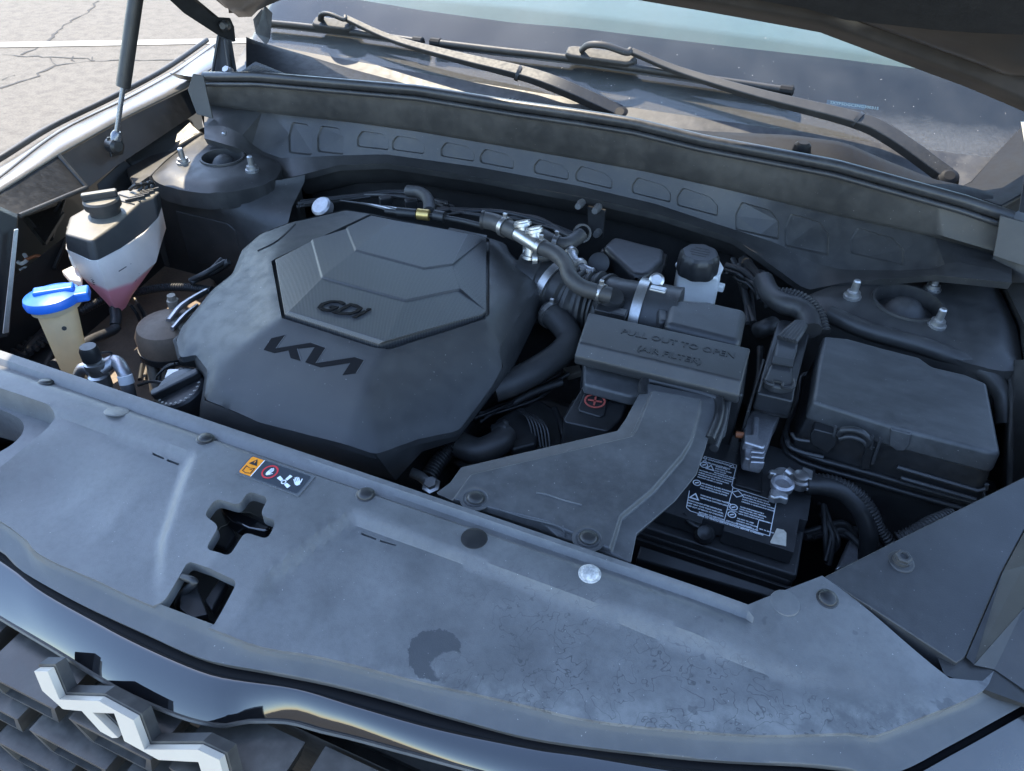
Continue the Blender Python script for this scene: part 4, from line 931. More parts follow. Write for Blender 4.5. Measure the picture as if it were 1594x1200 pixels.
# ================================================================== engine under the cover
eng = thing('engine', 'black engine block and castings in the gap beside the engine cover', 'engine', (-.05, -.3, .55))
box('block', (-.08, -.33, .70), (.34, .30, .30), 'deep_black', eng, bevel=.02)
box('head', (-.08, -.28, .86), (.30, .28, .06), 'deep_black', eng, bevel=.01)
box('gearbox', (.26, -.30, .62), (.36, .36, .22), 'deep_black', eng, bevel=.03)
# module beside the cover: ribbed black connector housing, elbow hose, conduit
mod = thing('wiring_module', 'black ribbed wiring module in the gap beside the engine cover', 'module', U(830, 690, .80))
prism('housing', [U(*p, .86) for p in ((800, 640), (838, 618), (872, 640), (878, 690), (835, 735), (790, 700))], .12, 'deep_black', mod, .006)
prism('housing_top', [U(*p, .875) for p in ((770, 652), (812, 630), (842, 655), (836, 690), (796, 700))], .03, 'black_plastic', mod, .005)
for i in range(6): sweep('rib', catmull([U(806+6*i, 638+2*i, .885), U(822+6*i, 652+3*i, .886), U(832+5*i, 690+3*i, .865)], 5), .0015, 'black_plastic', mod, 6)
sweep('lead', catmull([U(715, 692, .88), U(745, 702, .88), U(775, 690, .885), U(786, 675, .885)], 8), .016, 'rubber', mod, 14)
lathe('plug', U(784, 672, .888), (.6, .4, .3), [(.012, -.012), (.014, -.01), (.014, .006), (.010, .010)], 'black_plastic', mod, 14)
cond = hose('corrugated_conduit', [(668, 742, .86), (680, 722, .865), (696, 704, .87), (712, 690, .88)], .0095, 'rubber', None, rib=.10, pitch=.004); tag(cond, 'thin ribbed black conduit rising beside the tip of the engine cover', 'conduit')
bl_ = lathe('steel_bolt', U(672, 757, .87), (0, -.3, 1), [(.008, -.03), (.008, .0), (.011, .001), (.011, .004), (.007, .005), (.007, .011)], 'steel', None, 6); tag(bl_, 'small steel bolt between the radiator cover and the intake duct', 'bolt')
sweep('bolt_bracket', catmull([U(640, 735, .865), U(655, 742, .865), U(672, 757, .862)], 5), .006, 'steel', bl_, 8, flat=.4)
# ------------------------------------------------ intake duct
du = thing('intake_duct', 'wide grey plastic intake duct funnelling from the radiator cover to the air filter box', 'intake duct', U(880, 740, .9))
k3 = CR(650, 560)
DO = [(1130, 112), (1380, 165), (1478, 190), (1484, 262), (1432, 440), (1388, 570), (1282, 700), (1090, 865), (1062, 1010), (700, 880), (85, 662), (160, 606), (214, 530), (990, 350), (1032, 290), (1080, 200)]
DI = [(1166, 150), (1290, 170), (1404, 192), (1398, 240), (1352, 400), (1308, 470), (1160, 640), (1005, 768), (952, 935), (640, 800), (180, 690), (222, 628), (268, 566), (1064, 378), (1088, 340), (1120, 260)]
ZD = .962
top = [U(*k3(*p), ZD+.006) for p in DI]; rim = [U(*k3(*p), ZD-.002) for p in DO]; n = len(top)
cD = sum(rim, Vector())/n
low_ = [r+Vector(((cD.x-r.x)*.45, (cD.y-r.y)*.1, -.055)) for r in rim]
V = top+[t.lerp(r, .12)+Vector((0, 0, -.004)) for t, r in zip(top, rim)]+rim+low_
F = [tuple(range(n))]+[((a)*n+i, a*n+(i+1) % n, (a+1)*n+(i+1) % n, (a+1)*n+i) for a in range(3) for i in range(n)]
dsh = mk('duct_shell', V, F, 'duct_plastic', du, True, .003, 2, 12)
TD = bvh(dsh)
for px, py in ((740, 776), (916, 838)):
    p, n_ = hit(TD, px, py); lathe('clip_washer', p-n_*.001, n_, [(.0150, 0), (.0150, .001), (.012, .0014), (.0105, .0004)], 'duct_plastic', du, 28); clip(TD, px, py, .0095, 'black_plastic', du)
groove(TD, [k3(*p) for p in ((590, 660), (640, 668), (720, 695), (815, 720))], .0011, 'duct_plastic', du, 'moulded_line')
groove(TD, [k3(*p) for p in ((410, 745), (520, 780), (700, 828), (735, 880))], .0009, 'duct_plastic', du, 'moulded_line')
# flanged collar where the duct enters the filter case
sweep('collar', catmull([U(*k3(*p), ZD-.004) for p in ((1118, 180), (1122, 120), (1160, 102), (1330, 145), (1470, 185), (1498, 215), (1490, 300), (1450, 400))], 5), .006, 'black_plastic', du, 10)
sweep('collar', catmull([U(*k3(*p), ZD-.012) for p in ((1140, 96), (1330, 130), (1500, 172), (1525, 210), (1512, 320), (1470, 440))], 5), .005, 'lid_plastic', du, 10)

# ------------------------------------------------ air filter box
af = thing('air_filter_box', 'dark grey air filter box with a lift-off lid in front of its round outlet', 'air filter box', U(1030, 580, .85))
c7 = CR(750, 300)
L = [(530, 590), (1335, 770), (1292, 935), (480, 742)]
lt_ = [U(*c7(*p), .984) for p in L]
lp = [U(*c7(*p), .970) for p in ((1280, 1012), (456, 812))]
V = lt_+[lp[1], lp[0]]; dnv = Vector((0, 0, -.03))
V += [v+Vector((0, 0, -.05)) for v in (lt_[0], lt_[1])]+[lp[0]+Vector((0, .004, -.014)), lp[1]+Vector((0, .004, -.014))]
F = [(0, 1, 2, 3), (3, 2, 5, 4), (4, 5, 8, 9), (0, 6, 7, 1), (1, 7, 8, 5, 2), (0, 3, 4, 9, 6), (6, 9, 8, 7)]
lid = mk('lid', V, F, 'lid_plastic', af, True, .003, 3, 12)
TL = bvh(lid)
for s, x, y, sz in (('PULL OUT TO OPEN', 686, 668, .0148), ('(AIR FILTER)', 765, 752, .0142)):
    a, na = hit(TL, *c7(x, y+28)); b, _ = hit(TL, *c7(x+300, y+28+66)); a2, _ = hit(TL, *c7(x-6, y))
    text('moulded_text', s, a+na*.0002, b-a, na.cross(b-a), sz, 'black_plastic', af, .0005, bold=.0002)
for i in range(3):
    sweep('lid_seam', [U(*c7(496+4*i, 806+14*i), .955-.006*i), U(*c7(1228, 985+14*i), .955-.006*i)], .0030, ('deep_black', 'lid_plastic', 'deep_black')[i], af, 8)
prism('case', [U(*c7(*p), .945) for p in ((505, 838), (1245, 1010), (1215, 1180), (1120, 1160), (1010, 1080), (900, 990), (740, 1010), (505, 948))], .016, 'duct_plastic', af, .004)
prism('case', [U(*c7(*p), .950) for p in ((540, 600), (1330, 790), (1300, 1005), (500, 820))], .10, 'black_plastic', af, .004)
# rear drum with flat top
D1, D2 = U(1002, 470, .945), U(1160, 506, .945)
axd = (D2-D1); axd.z = 0; axd = Vector((1, .03, 0)); 
rr = .048; c0_ = U(1000, 492, .938)
lathe('outlet_drum', c0_, axd, [(rr, -.008), (rr, .04), (rr*1.02, .045)], 'lid_plastic', af, 40)
prism('rear_case', [U(*c7(*p), .980) for p in ((930, 520), (1120, 530), (1322, 575), (1287, 748), (905, 652))], .15, 'lid_plastic', af, .010, 4)
prism('rear_case_step', [U(*c7(*p), .975) for p in ((850, 470), (940, 487), (925, 640), (880, 640))], .06, 'lid_plastic', af, .012, 4)
cl = thing('hose_clamp', 'bright steel band clamp with its screw up round the air outlet', 'clamp', c0_)
ring_band('band', c0_+axd*-.004, axd, rr+.001, .013, .0022, 'zinc', cl, 40)
sp = U(1022, 437, .985); lathe('clamp_screw', sp, (.1, -.6, .5), [(.008, -.02), (.008, .0), (.010, .001), (.010, .006), (.007, .008)], 'zinc', cl, 14); box('clamp_housing', U(1024, 452, .984), (.022, .012, .008), 'zinc', cl, bevel=.002)
# ribbed intake hose to the throttle
ih = thing('intake_hose', 'fat black ribbed intake hose between the engine cover and air outlet', 'intake hose', U(930, 470, .9))
e0 = U(872, 452, .935); path = catmull([c0_+axd*-.002, U(960, 485, .935), U(930, 476, .933), U(900, 468, .933), e0], 8)
sweep('hose_body', path[:14], .0455, 'black_plastic', ih, 28, flat=.95)
sweep('bellows', path[13:28], .0455, 'rubber', ih, 28, rib=.055, pitch=.0105)
sweep('hose_neck', path[26:], .042, 'rubber', ih, 28)
lathe('side_port', U(952, 466, .975), (.4, -.3, .85), [(.018, -.02), (.016, .004), (.013, .010), (.009, .010)], 'black_plastic', ih, 18)
for dx in (0, 22): box('reinforcing_rib', U(940+dx, 484+dx*.2, .968), (.022, .016, .010), 'black_plastic', ih, bevel=.002)
ring_band('throttle_clamp', path[-1]+Vector((-.004, 0, 0)), (path[-1]-path[-3]), .043, .012, .0025, 'steel', ih, 36)
tb = lathe('throttle_body', path[-1]-axd*.03, axd, [(.044, -.03), (.044, .0), (.041, .002), (.041, .03)], 'black_plastic', None, 30); tag(tb, 'dark throttle body tucked behind the corner of the engine cover', 'throttle')
# ------------------------------------------------ breather and coolant hoses
def hthing(name, label, cat, pix, r, mat='dusty_hose', **k):
    o = hose(name, pix, r, mat, None, **k); tag(o, label, cat); return o
def clampon(o, a, b, r, mat='steel'):
    A, B = U(*a), U(*b); ring_band('hose_clip', A, B-A, r, .007, .0016, mat, o, 18)
    d = (B-A).normalized(); s = d.cross(Vector((0, 0, 1))).normalized(); box('clip_ear', A+Vector((0, 0, r+.003)), (.006, .004, .010), mat, o, bevel=.001)
h1 = hthing('breather_hose', 'black breather hose curving from the metal tee down onto the ribbed intake hose', 'hose', [(836, 383, 1.004), (862, 393, 1.004), (880, 410, 1.002), (888, 432, .998), (905, 447, .992), (930, 455, .988), (950, 460, .985)], .0108)
clampon(h1, (842, 385, 1.004), (850, 389, 1.004), .0112); clampon(h1, (935, 456, .987), (940, 458, .987), .0112)
h2_ = hthing('heater_hose', 'short thick black hose ending in a clamp at the metal tee', 'hose', [(752, 342, 1.005), (770, 346, 1.005), (790, 355, 1.005), (806, 362, 1.005)], .0125)
clampon(h2_, (786, 353, 1.005), (792, 356, 1.005), .013); ring_band('open_end', U(752, 342, 1.005), U(760, 343, 1.005)-U(752, 342, 1.005), .009, .004, .0045, 'rubber', h2_, 18)
tee = thing('metal_tee', 'bright metal tee fitting with two round ports joining the hoses', 'fitting', U(820, 370, .98))
sweep('tube', [U(800, 360, 1.005), U(838, 384, 1.004)], .0098, 'zinc', tee, 16)
for a in ((815, 357), (833, 367)): lathe('port', U(*a, 1.012), (-.3, .25, .9), [(.008, -.014), (.008, .004), (.0125, .005), (.0125, .009), (.011, .010), (.011, .012)], 'zinc', tee, 18)
lathe('drain', U(826, 384, .995), (0, -.3, -1), [(.007, 0), (.007, .012), (.0095, .013), (.0095, .017)], 'zinc', tee, 14)
h3 = hthing('rear_hose', 'black hose bending up to an open ring below the cowl', 'hose', [(842, 366, .985), (862, 376, .985), (880, 380, .985), (896, 372, .985), (905, 364, .988)], .0102)
clampon(h3, (866, 378, .985), (874, 380, .985), .0106); ring_band('open_end', U(906, 363, .988), Vector((.5, -.6, .4)), .0105, .006, .003, 'rubber', h3, 18)
h4 = hthing('bypass_hose', 'thin black hose curling under the metal tee', 'hose', [(816, 398, .978), (832, 401, .978), (850, 399, .98), (864, 392, .982)], .0085)
for a in ((818, 392), (832, 402)): clampon(h4, (*a, .980), (a[0]+6, a[1], .980), .0088, 'zinc')
h5 = hthing('coolant_hose', 'thick black hose looping from the intake hose to the side of the engine cover', 'hose', [(852, 486, .93), (866, 496, .93), (882, 514, .925), (886, 532, .92), (870, 552, .915), (838, 574, .91), (800, 594, .905), (768, 606, .90)], .0175)
clampon(h5, (858, 490, .93), (866, 496, .93), .018)
prism('sensor_block', [U(*p, .94) for p in ((858, 466), (880, 470), (884, 492), (866, 488))], .02, 'black_plastic', h5, .003)
h6 = hthing('vapour_valve', 'small grey metal valve pipe beside the black cover box', 'valve', [(888, 388, .98), (893, 402, .978), (902, 414, .976), (916, 422, .975), (924, 424, .975)], .0065, 'cast_aluminium')
for a in ((889, 394), (903, 413)): ring_band('collar', U(*a, .978), Vector((.6, -.6, 0)), .006, .006, .004, 'steel', h6, 14)
pv = lathe('vacuum_port', U(932, 410, .96), (.2, -.7, .5), [(.013, -.03), (.013, .0), (.015, .002), (.015, .008), (.009, .010)], 'rubber', None, 18); tag(pv, 'stubby black rubber port beside the black cover box', 'port')
fp = thing('fuel_line', 'thin line with a gold band behind the engine cover', 'pipe', U(660, 335, .96))
sweep('tube', catmull([U(600, 328, .985), U(640, 333, .985), U(680, 337, .985), U(720, 344, .985), U(752, 352, .985)], 6), .0042, 'rubber', fp, 10)
sweep('sleeve', [U(676, 335, .987), U(692, 338, .987)], .0085, 'black_plastic', fp, 14); sweep('gold_band', [U(650, 333, .987), U(668, 335, .987)], .0085, 'gold', fp, 14); sweep('sleeve', [U(618, 330, .987), U(648, 333, .987)], .0075, 'black_plastic', fp, 14)
rp = hthing('rear_pipe', 'black pipe dropping behind the gold-banded line', 'pipe', [(668, 330, .975), (667, 312, .975), (655, 300, .97), (635, 297, .965)], .0095)
wl = thing('loose_wire', 'thin wires running behind the back edge of the engine cover', 'wire', U(580, 310, .95))
for i in range(4): sweep('strand', catmull([U(530+i*16, 312+i*2, .955), U(570+i*16, 318+i*2, .96), U(600+i*14, 326+i, .965)], 5), .0016, ('dusty_hose', 'steel')[i % 2], wl, 6)
dk = lathe('dipstick_cap', U(501, 322, .955), (-.1, -.55, .8), [(.014, -.012), (.017, -.008), (.017, .003), (.014, .006)], 'cast_aluminium', None, 22); tag(dk, 'round bright cap peeking over the back edge of the engine cover', 'cap')
bt = thing('cowl_bracket', 'black bracket with two pale studs hanging from the cowl', 'bracket', U(925, 345, .95))
prism('plate', [UY(914, 322, .065), UY(942, 328, .065), UY(938, 372, .06), UY(916, 366, .06)], Vector((0, .006, 0)), 'deep_black', bt, .001)
for a in ((903, 318), (929, 325), (931, 362)): lathe('bolt', UY(*a, .058), (0, -1, .1), [(.0065, -.01), (.0065, .0), (.005, .012)], 'zinc', bt, 8)
# ------------------------------------------------ covered box and brake reservoir
bb = thing('rear_cover_box', 'black lidded box below the cowl next to the brake fluid reservoir', 'cover box', U(985, 400, .9))
prism('lid', [U(*c7(*p), .97) for p in ((655, 210), (910, 275), (905, 330), (840, 395), (800, 412), (745, 400), (600, 262))], .035, 'black_plastic', bb, .008, 3)
prism('base', [U(*c7(*p), .940) for p in ((650, 240), (925, 300), (915, 360), (845, 412), (790, 425), (735, 412), (585, 280))], .1, 'black_plastic', bb, .004)
br = thing('brake_reservoir', 'white brake fluid reservoir with a ribbed black cap', 'reservoir', U(1088, 440, .85))
bc = U(1089, 398, .975)
lathe('cap', bc, (0, 0, 1), [(.0285, -.026), (.0285, -.006), (.0270, .002), (.0235, .006), (.004, .006)], 'black_plastic', br, 64, scallop=.035, sn=8)
for i in range(4): box('cap_text_line', bc+Vector((0, -.010+.007*i, .0063)), (.030-.006*abs(i-1.5), .0022, .0006), 'rubber', br, bevel=0)
prism('body', [U(*p, .948) for p in ((1054, 408), (1088, 402), (1124, 412), (1122, 432), (1085, 428), (1056, 424))], .07, 'brake_white', br, .006, 3)
prism('flange', [U(*p, .952) for p in ((1051, 409), (1062, 400), (1120, 404), (1127, 416), (1118, 432), (1062, 426))], .006, 'brake_white', br, .002)
box('side_lug', U(1121, 447, .925), (.012, .012, .010), 'brake_white', br, bevel=.002)
# ================================================================== battery
ba = thing('battery', 'black car battery with a white-printed warning label', 'battery', (.36, -.35, .62))
box('case', (.358, -.352, .735), (.296, .170, .20), 'black_plastic', ba, bevel=.006)
lidb = prism('lid', [Vector((x, y, .870)) for x, y in ((.214, -.270), (.505, -.270), (.505, -.376), (.4965, -.376), (.4965, -.3765), (.4965, -.427), (.422, -.427), (.422, -.419), (.398, -.419), (.398, -.427), (.214, -.427))], .020, 'lid_plastic', ba, .003)
prism('lid_ledge', [Vector((x, y, .846)) for x, y in ((.210, -.266), (.507, -.266), (.507, -.436), (.210, -.436))], .012, 'lid_plastic', ba, .003)
box('case_rib', (.358, -.4385, .822), (.300, .004, .010), 'black_plastic', ba, bevel=.001)
prism('raised_block', [U(*q, .874) for q in ((1152, 722), (1188, 732), (1185, 766), (1144, 754))], .004, 'black_plastic', ba, .001)
vk = lathe('vent_knob', U(1097, 830, .862), (0, -.5, .85), [(.011, -.012), (.011, .0), (.008, .004), (.004, .002)], 'black_plastic', ba, 18)
sweep('carry_strap', catmull([U(1064, 800, .868), U(1072, 812, .866), U(1090, 822, .864)], 5), .003, 'black_plastic', ba, 8)
tray = thing('battery_tray', 'black battery tray in front of the battery', 'battery tray', (.36, -.5, .6))
prism('tray_wall', [U(1000, 838, .82), U(1090, 868, .82), U(1104, 878, .818), U(1118, 877, .82), U(1236, 920, .82), U(1232, 940, .81), U(990, 870, .81)], .12, 'black_plastic', tray, .003)
zl = .8706
k10 = CR(1060, 690, 200/1500)
def bl2(x, y, l=0): return U(*k10(x, y), zl+l)
labp = prism('warning_label', [bl2(*p) for p in ((262, 146), (655, 250), (597, 490), (612, 515), (1118, 675), (1037, 1088), (110, 795), (58, 750), (100, 548))], .0006, 'print_black', ba, 0, smooth=False)
def bar(name, a, b, w, mat, par, l=.0003):
    A, B = bl2(*a, l), bl2(*b, l); d = (B-A).normalized(); s = Vector((-d.y, d.x, 0))*w
    return mk(name, [A+s, B+s, B-s, A-s], [(0, 1, 2, 3)], mat, par, False)
LB_ = [(268, 152), (650, 254), (593, 490), (610, 518), (1113, 680), (1034, 1082), (112, 790), (64, 748), (100, 552)]
for a, b in zip(LB_, LB_[1:]): bar('label_border', a, b, .0004, 'print_white', labp)
for a, b in (((607, 520), (510, 885)), ((510, 885), (1034, 1020) if 0 else (512, 882)), ((910, 895), (885, 1010)), ((905, 895), (1060, 935)), ((545, 770), (660, 805)), ((490, 680), (560, 690))): bar('label_rule', a, b, .00035, 'print_white', labp)
xl = bl2(1037, 1088)-bl2(58, 750); xl = Vector((1, 0, 0)); yl_ = Vector((0, 1, 0))
def lt2(s, x, y, size): text('label_text', s, bl2(x, y, .0003), xl, yl_, size*(.80 if x > 590 else .92), 'print_white', labp, .00005, bold=.0001)
lt2('DANGER/POISON', 318, 195, .0040); lt2('PELIGRO/VENENO', 305, 232, .0036)
C1 = ['SHIELD EYES.', 'EXPLOSIVE GASES', 'CAN CAUSE', 'BLINDNESS OR INJURY']
for i, t in enumerate(C1): lt2(t, 405-6*i, 272+24*i, .0026)
for i, t in enumerate(['PROTEGER LOS OJOS. GASES EXPLOSIVOS', 'PUEDEN CAUSAR CEGUERA O LESIONES', 'PROTEGER LES YEUX. GAZ EXPLOSIFS', 'POUVANT CAUSER LA CECITE']): lt2(t, 212-7*i, 316+26*i, .0023)
for i, t in enumerate(['NO SPARKS, FLAMES, SMOKING', 'NO CHISPAS, FLAMAS, FUMAR', 'PAS D ETINCELLES, FLAMMES']): lt2(t, 240-8*i, 470+27*i, .0026)
for i, t in enumerate(['WARNING: BATTERY POSTS AND', 'TERMINALS CONTAIN LEAD.', 'WASH HANDS AFTER HANDLING.', 'KEEP VENT CAPS TIGHT AND LEVEL.', 'KEEP OUT OF REACH OF CHILDREN.']): lt2(t, (226 if i < 2 else 100)-8*(i), 608+30*i, .0027)
for i, t in enumerate(['SULFURIC ACID CAN CAUSE', 'BLINDNESS OR SEVERE BURNS.', 'ACIDO SULFURICO PUEDE CAUSAR', 'CEGUERA O QUEMADURAS GRAVES']): lt2(t, 728-8*i, 602+27*i, .0028)
for i, t in enumerate(['FLUSH EYES IMMEDIATELY', 'WITH WATER. GET MEDICAL', 'HELP FAST. ENJUAGUE LOS', 'OJOS CON AGUA DE INMEDIATO']): lt2(t, 690-7*i, 745+26*i, .0028)
for i, t in enumerate(['DO NOT TIP. KEEP', 'UPRIGHT. NO VOLCAR', 'NE PAS INCLINER']): lt2(t, 655-7*i, 880+27*i, .0027)
lt2('LEAD  PB  RECYCLE', 912, 1000, .0022)
for i, t in enumerate(['RETURN TO RECYCLER. DEVOLVER PARA RECICLAR.', 'REFER TO VEHICLE SERVICE MANUAL BEFORE CHARGING']): lt2(t, 206-14*i, 810+30*i, .0030)
def disc2(x, y, r, mat, l=.0003, n=16): return mk('label_mark', [bl2(x, y, l)+Vector((math.cos(6.2832*i/n)*r, math.sin(6.2832*i/n)*r, 0)) for i in range(n)], [tuple(range(n))], mat, labp, False)
for x, y in ((270, 252), (186, 460), (614, 745), (594, 832)):
    disc2(x, y, .0048, 'print_white'); disc2(x, y, .0036, 'print_black', .0004); box('label_mark', bl2(x, y, .0005), (.0045, .0016, .00005), 'print_white', labp, rot=.6, bevel=0)
for x, y, r in ((345, 285, .0055), (285, 168, .003), (280, 206, .003), (600, 268, .0036), (160, 622, .0062)):
    c = bl2(x, y, .0003); mk('label_mark', [c+Vector((0, r, 0)), c+Vector((-r, -r*.7, 0)), c+Vector((r, -r*.7, 0))], [(0, 1, 2)], 'print_white', labp, False)
    c = bl2(x, y, .0004); r *= .55; mk('label_mark', [c+Vector((0, r, 0)), c+Vector((-r, -r*.7, 0)), c+Vector((r, -r*.7, 0))], [(0, 1, 2)], 'print_black', labp, False)
c = bl2(660, 590, .0003); mk('label_mark', [c+Vector((.007, 0, 0)), c+Vector((0, .006, 0)), c+Vector((-.007, 0, 0)), c+Vector((0, -.006, 0))], [(0, 1, 2, 3)], 'print_white', labp, False)
c = bl2(660, 590, .0004); mk('label_mark', [c+Vector((.0055, 0, 0)), c+Vector((0, .0047, 0)), c+Vector((-.0055, 0, 0)), c+Vector((0, -.0047, 0))], [(0, 1, 2, 3)], 'print_black', labp, False)
prism('date_sticker', [bl2(*p) for p in ((1120, 992), (1200, 1010), (1232, 1045), (1228, 1198), (1050, 1165), (1042, 1150))], .0007, 'paper', ba, 0, smooth=False)
# clamp and cable on the bare terminal
tc = thing('battery_terminal_clamp', 'bright metal clamp on the bare battery post with a black cable', 'battery clamp', U(1215, 755, .87))
lathe('post', U(1214, 752, .872), (0, 0, 1), [(.011, -.01), (.010, .016), (.008, .018)], 'cast_aluminium', tc, 18)
prism('clamp_body', [U(*k10(*p), .892) for p in ((1032, 292), (1110, 296), (1205, 292), (1250, 330), (1215, 375), (1285, 440), (1285, 520), (1262, 560), (1258, 660), (1180, 625), (1105, 640), (1030, 605), (1050, 520), (1130, 435), (1105, 360), (1030, 345))], .011, 'zinc', tc, .003, 3)
lathe('clamp_eye', U(*k10(1180, 490), .894), (0, 0, 1), [(.012, -.004), (.013, .004), (.010, .006), (.008, .002)], 'cast_aluminium', tc, 20)
sweep('clamp_arm', [U(*k10(1230, 320), .892), U(*k10(1330, 400), .890)], .006, 'steel', tc, 10)
lathe('nut', U(*k10(1385, 435), .892), (0, 0, 1), [(.0115, -.006), (.0115, .003), (.0085, .004), (.0085, .009), (.006, .010)], 'steel', tc, 20)
prism('lug_plate', [U(*k10(*p), .890) for p in ((1425, 270), (1545, 320), (1530, 430), (1500, 540), (1400, 500), (1400, 380))], .004, 'zinc', tc, .001)
prism('lug_flag', [U(*k10(*p), .900) for p in ((1425, 268), (1545, 318), (1530, 420), (1405, 385))], .012, 'zinc', tc, .001)
sweep('cable', catmull([U(1255, 755, .888), U(1285, 757, .888), U(1315, 768, .882), U(1340, 795, .868), U(1352, 830, .845), U(1350, 870, .81)], 8), .0105, 'black_plastic', tc, 14)
wc = hose('wire_conduit', [(1268, 746, .888), (1300, 750, .89), (1335, 768, .885), (1356, 795, .87), (1368, 822, .85), (1388, 848, .83), (1400, 880, .79)], .0068, 'rubber', None, rib=.10, pitch=.0042); tag(wc, 'ribbed black wire conduit running beside the battery cable', 'conduit')
c2_ = hose('wire_conduit', [(1398, 838, .85), (1425, 826, .86), (1450, 812, .865), (1480, 800, .865)], .007, 'dusty_hose', None, rib=.10, pitch=.004); tag(c2_, 'ribbed grey conduit along the edge of the triangular side cover', 'conduit')
# covered terminal
pc = thing('terminal_cover', 'black battery terminal cover marked with a red circled plus', 'terminal cover', U(925, 640, .88))
tcv = prism('cap', [U(*k3(*p), .925) for p in ((832, 106), (860, 104), (1040, 150), (1058, 170), (1010, 290), (952, 348), (935, 352), (736, 308), (724, 292))], .04, 'black_plastic', pc, .005, 3, grow=.03)
TP = bvh(tcv)
prism('raised_pad', [U(*k3(*p), .928) for p in ((830, 150), (950, 170), (930, 270), (905, 282), (800, 250), (795, 235))], .004, 'black_plastic', pc, .002)
pc0 = U(*k3(880, 204), .9292)
ring_band('plus_ring', pc0, (0, 0, 1), .0105, .0007, .0022, 'red_print', pc, 32)
for a in (R(10), R(100)): box('plus_bar', pc0+Vector((0, 0, .0001)), (.0165, .0022, .0007), 'red_print', pc, rot=a, bevel=0)
prism('latch', [U(*k3(*p), .915) for p in ((960, 232), (1000, 256), (985, 312), (945, 318), (935, 290))], .02, 'deep_black', pc, .002); prism('latch_tongue', [U(*k3(*p), .917) for p in ((975, 250), (1000, 258), (985, 312), (955, 300))], .004, 'lid_plastic', pc, .001)
box('cover_skirt', U(912, 665, .87), (.05, .04, .05), 'deep_black', pc, rot=.02)

# ================================================================== fuse box
fb = thing('fuse_box', 'large dusty black fuse box with a sloped lid and front latch', 'fuse box', U(1410, 640, .75))
f8 = CR(1094, 360)
FT = [(600, 516), (720, 528), (900, 578), (1075, 622), (1100, 640), (1140, 668), (1300, 705), (1412, 752), (1482, 1098), (1440, 1100), (960, 975), (545, 842), (575, 640)]
ft = [U(*f8(*p), .955) for p in FT]
fl_ = prism('lid_top', ft, .028, 'fuse_lid', fb, .007, 4, grow=.02)
cF = sum(ft, Vector())/len(ft)
prism('lid_skirt', [cF+(p-cF)*1.0+Vector((0, 0, -.024)) for p in ft], [Vector((cF.x+(p.x-cF.x)*1.07, cF.y+(p.y-cF.y)*1.04, .880)) for p in ft], 'black_plastic', fb, .004)
for z, g in ((.886, 1.085), (.874, 1.09)):
    pts = [Vector((cF.x+(p.x-cF.x)*g, cF.y+(p.y-cF.y)*(g-.03), z)) for p in ft]; sweep('rim_bead', catmull(pts[7:]+pts[:2], 4), .0035, 'black_plastic', fb, 8)
prism('case', [Vector((cF.x+(p.x-cF.x)*1.05, cF.y+(p.y-cF.y)*1.03, .885)) for p in ft], .24, 'deep_black', fb, .005)
g3 = CR(1200, 640, 394/1594)
def fy(px, py, o=0.): return UY(px, py, -.283-o)
prism('tab', [fy(*g3(*p), .004) for p in ((755, 115), (882, 148), (872, 215), (840, 250), (790, 250), (745, 215))], Vector((0, .006, 0)), 'duct_plastic', fb, .001)
prism('latch_block', [fy(*g3(*p), .008) for p in ((245, 150), (270, 112), (420, 150), (410, 215), (360, 270), (250, 210))], Vector((0, .02, 0)), 'black_plastic', fb, .002)
sweep('latch_arch', catmull([fy(*g3(*p), .014) for p in ((425, 150), (450, 122), (520, 118), (580, 140), (620, 185), (600, 215))], 5), .004, 'black_plastic', fb, 8)
sweep('latch_arch', catmull([fy(*g3(*p), .014) for p in ((430, 170), (500, 160), (570, 180), (600, 205))], 5), .003, 'lid_plastic', fb, 8)
prism('latch_post', [fy(*g3(*p), .01) for p in ((600, 215), (660, 230), (620, 370), (560, 370))], Vector((0, .02, 0)), 'black_plastic', fb, .002)
for p in ((408, 95, 400, 160), (640, 155, 630, 235), (692, 170, 640, 330)): sweep('latch_guide', [fy(*g3(p[0], p[1]), .014), fy(*g3(p[2], p[3]), .014)], .0018, 'lid_plastic', fb, 6)
sweep('seam_line', catmull([fy(*g3(*p), .006) for p in ((100, 185), (120, 225), (200, 260), (330, 290))], 5), .0025, 'lid_plastic', fb, 6); sweep('seam_line', catmull([fy(*g3(*p), .006) for p in ((130, 140), (160, 175), (245, 190))], 5), .002, 'lid_plastic', fb, 6)
sweep('seam_line', [fy(*g3(795, 352), .006), fy(*g3(1300, 500), .006), fy(*g3(1355, 490), .004), fy(*g3(1360, 460), .004)], .0025, 'lid_plastic', fb, 6); sweep('seam_line', [fy(*g3(820, 420), .012), fy(*g3(1290, 556), .012)], .0025, 'lid_plastic', fb, 6)
box('lower_case', U(1470, 790, .80), (.10, .08, .06), 'black_plastic', fb)
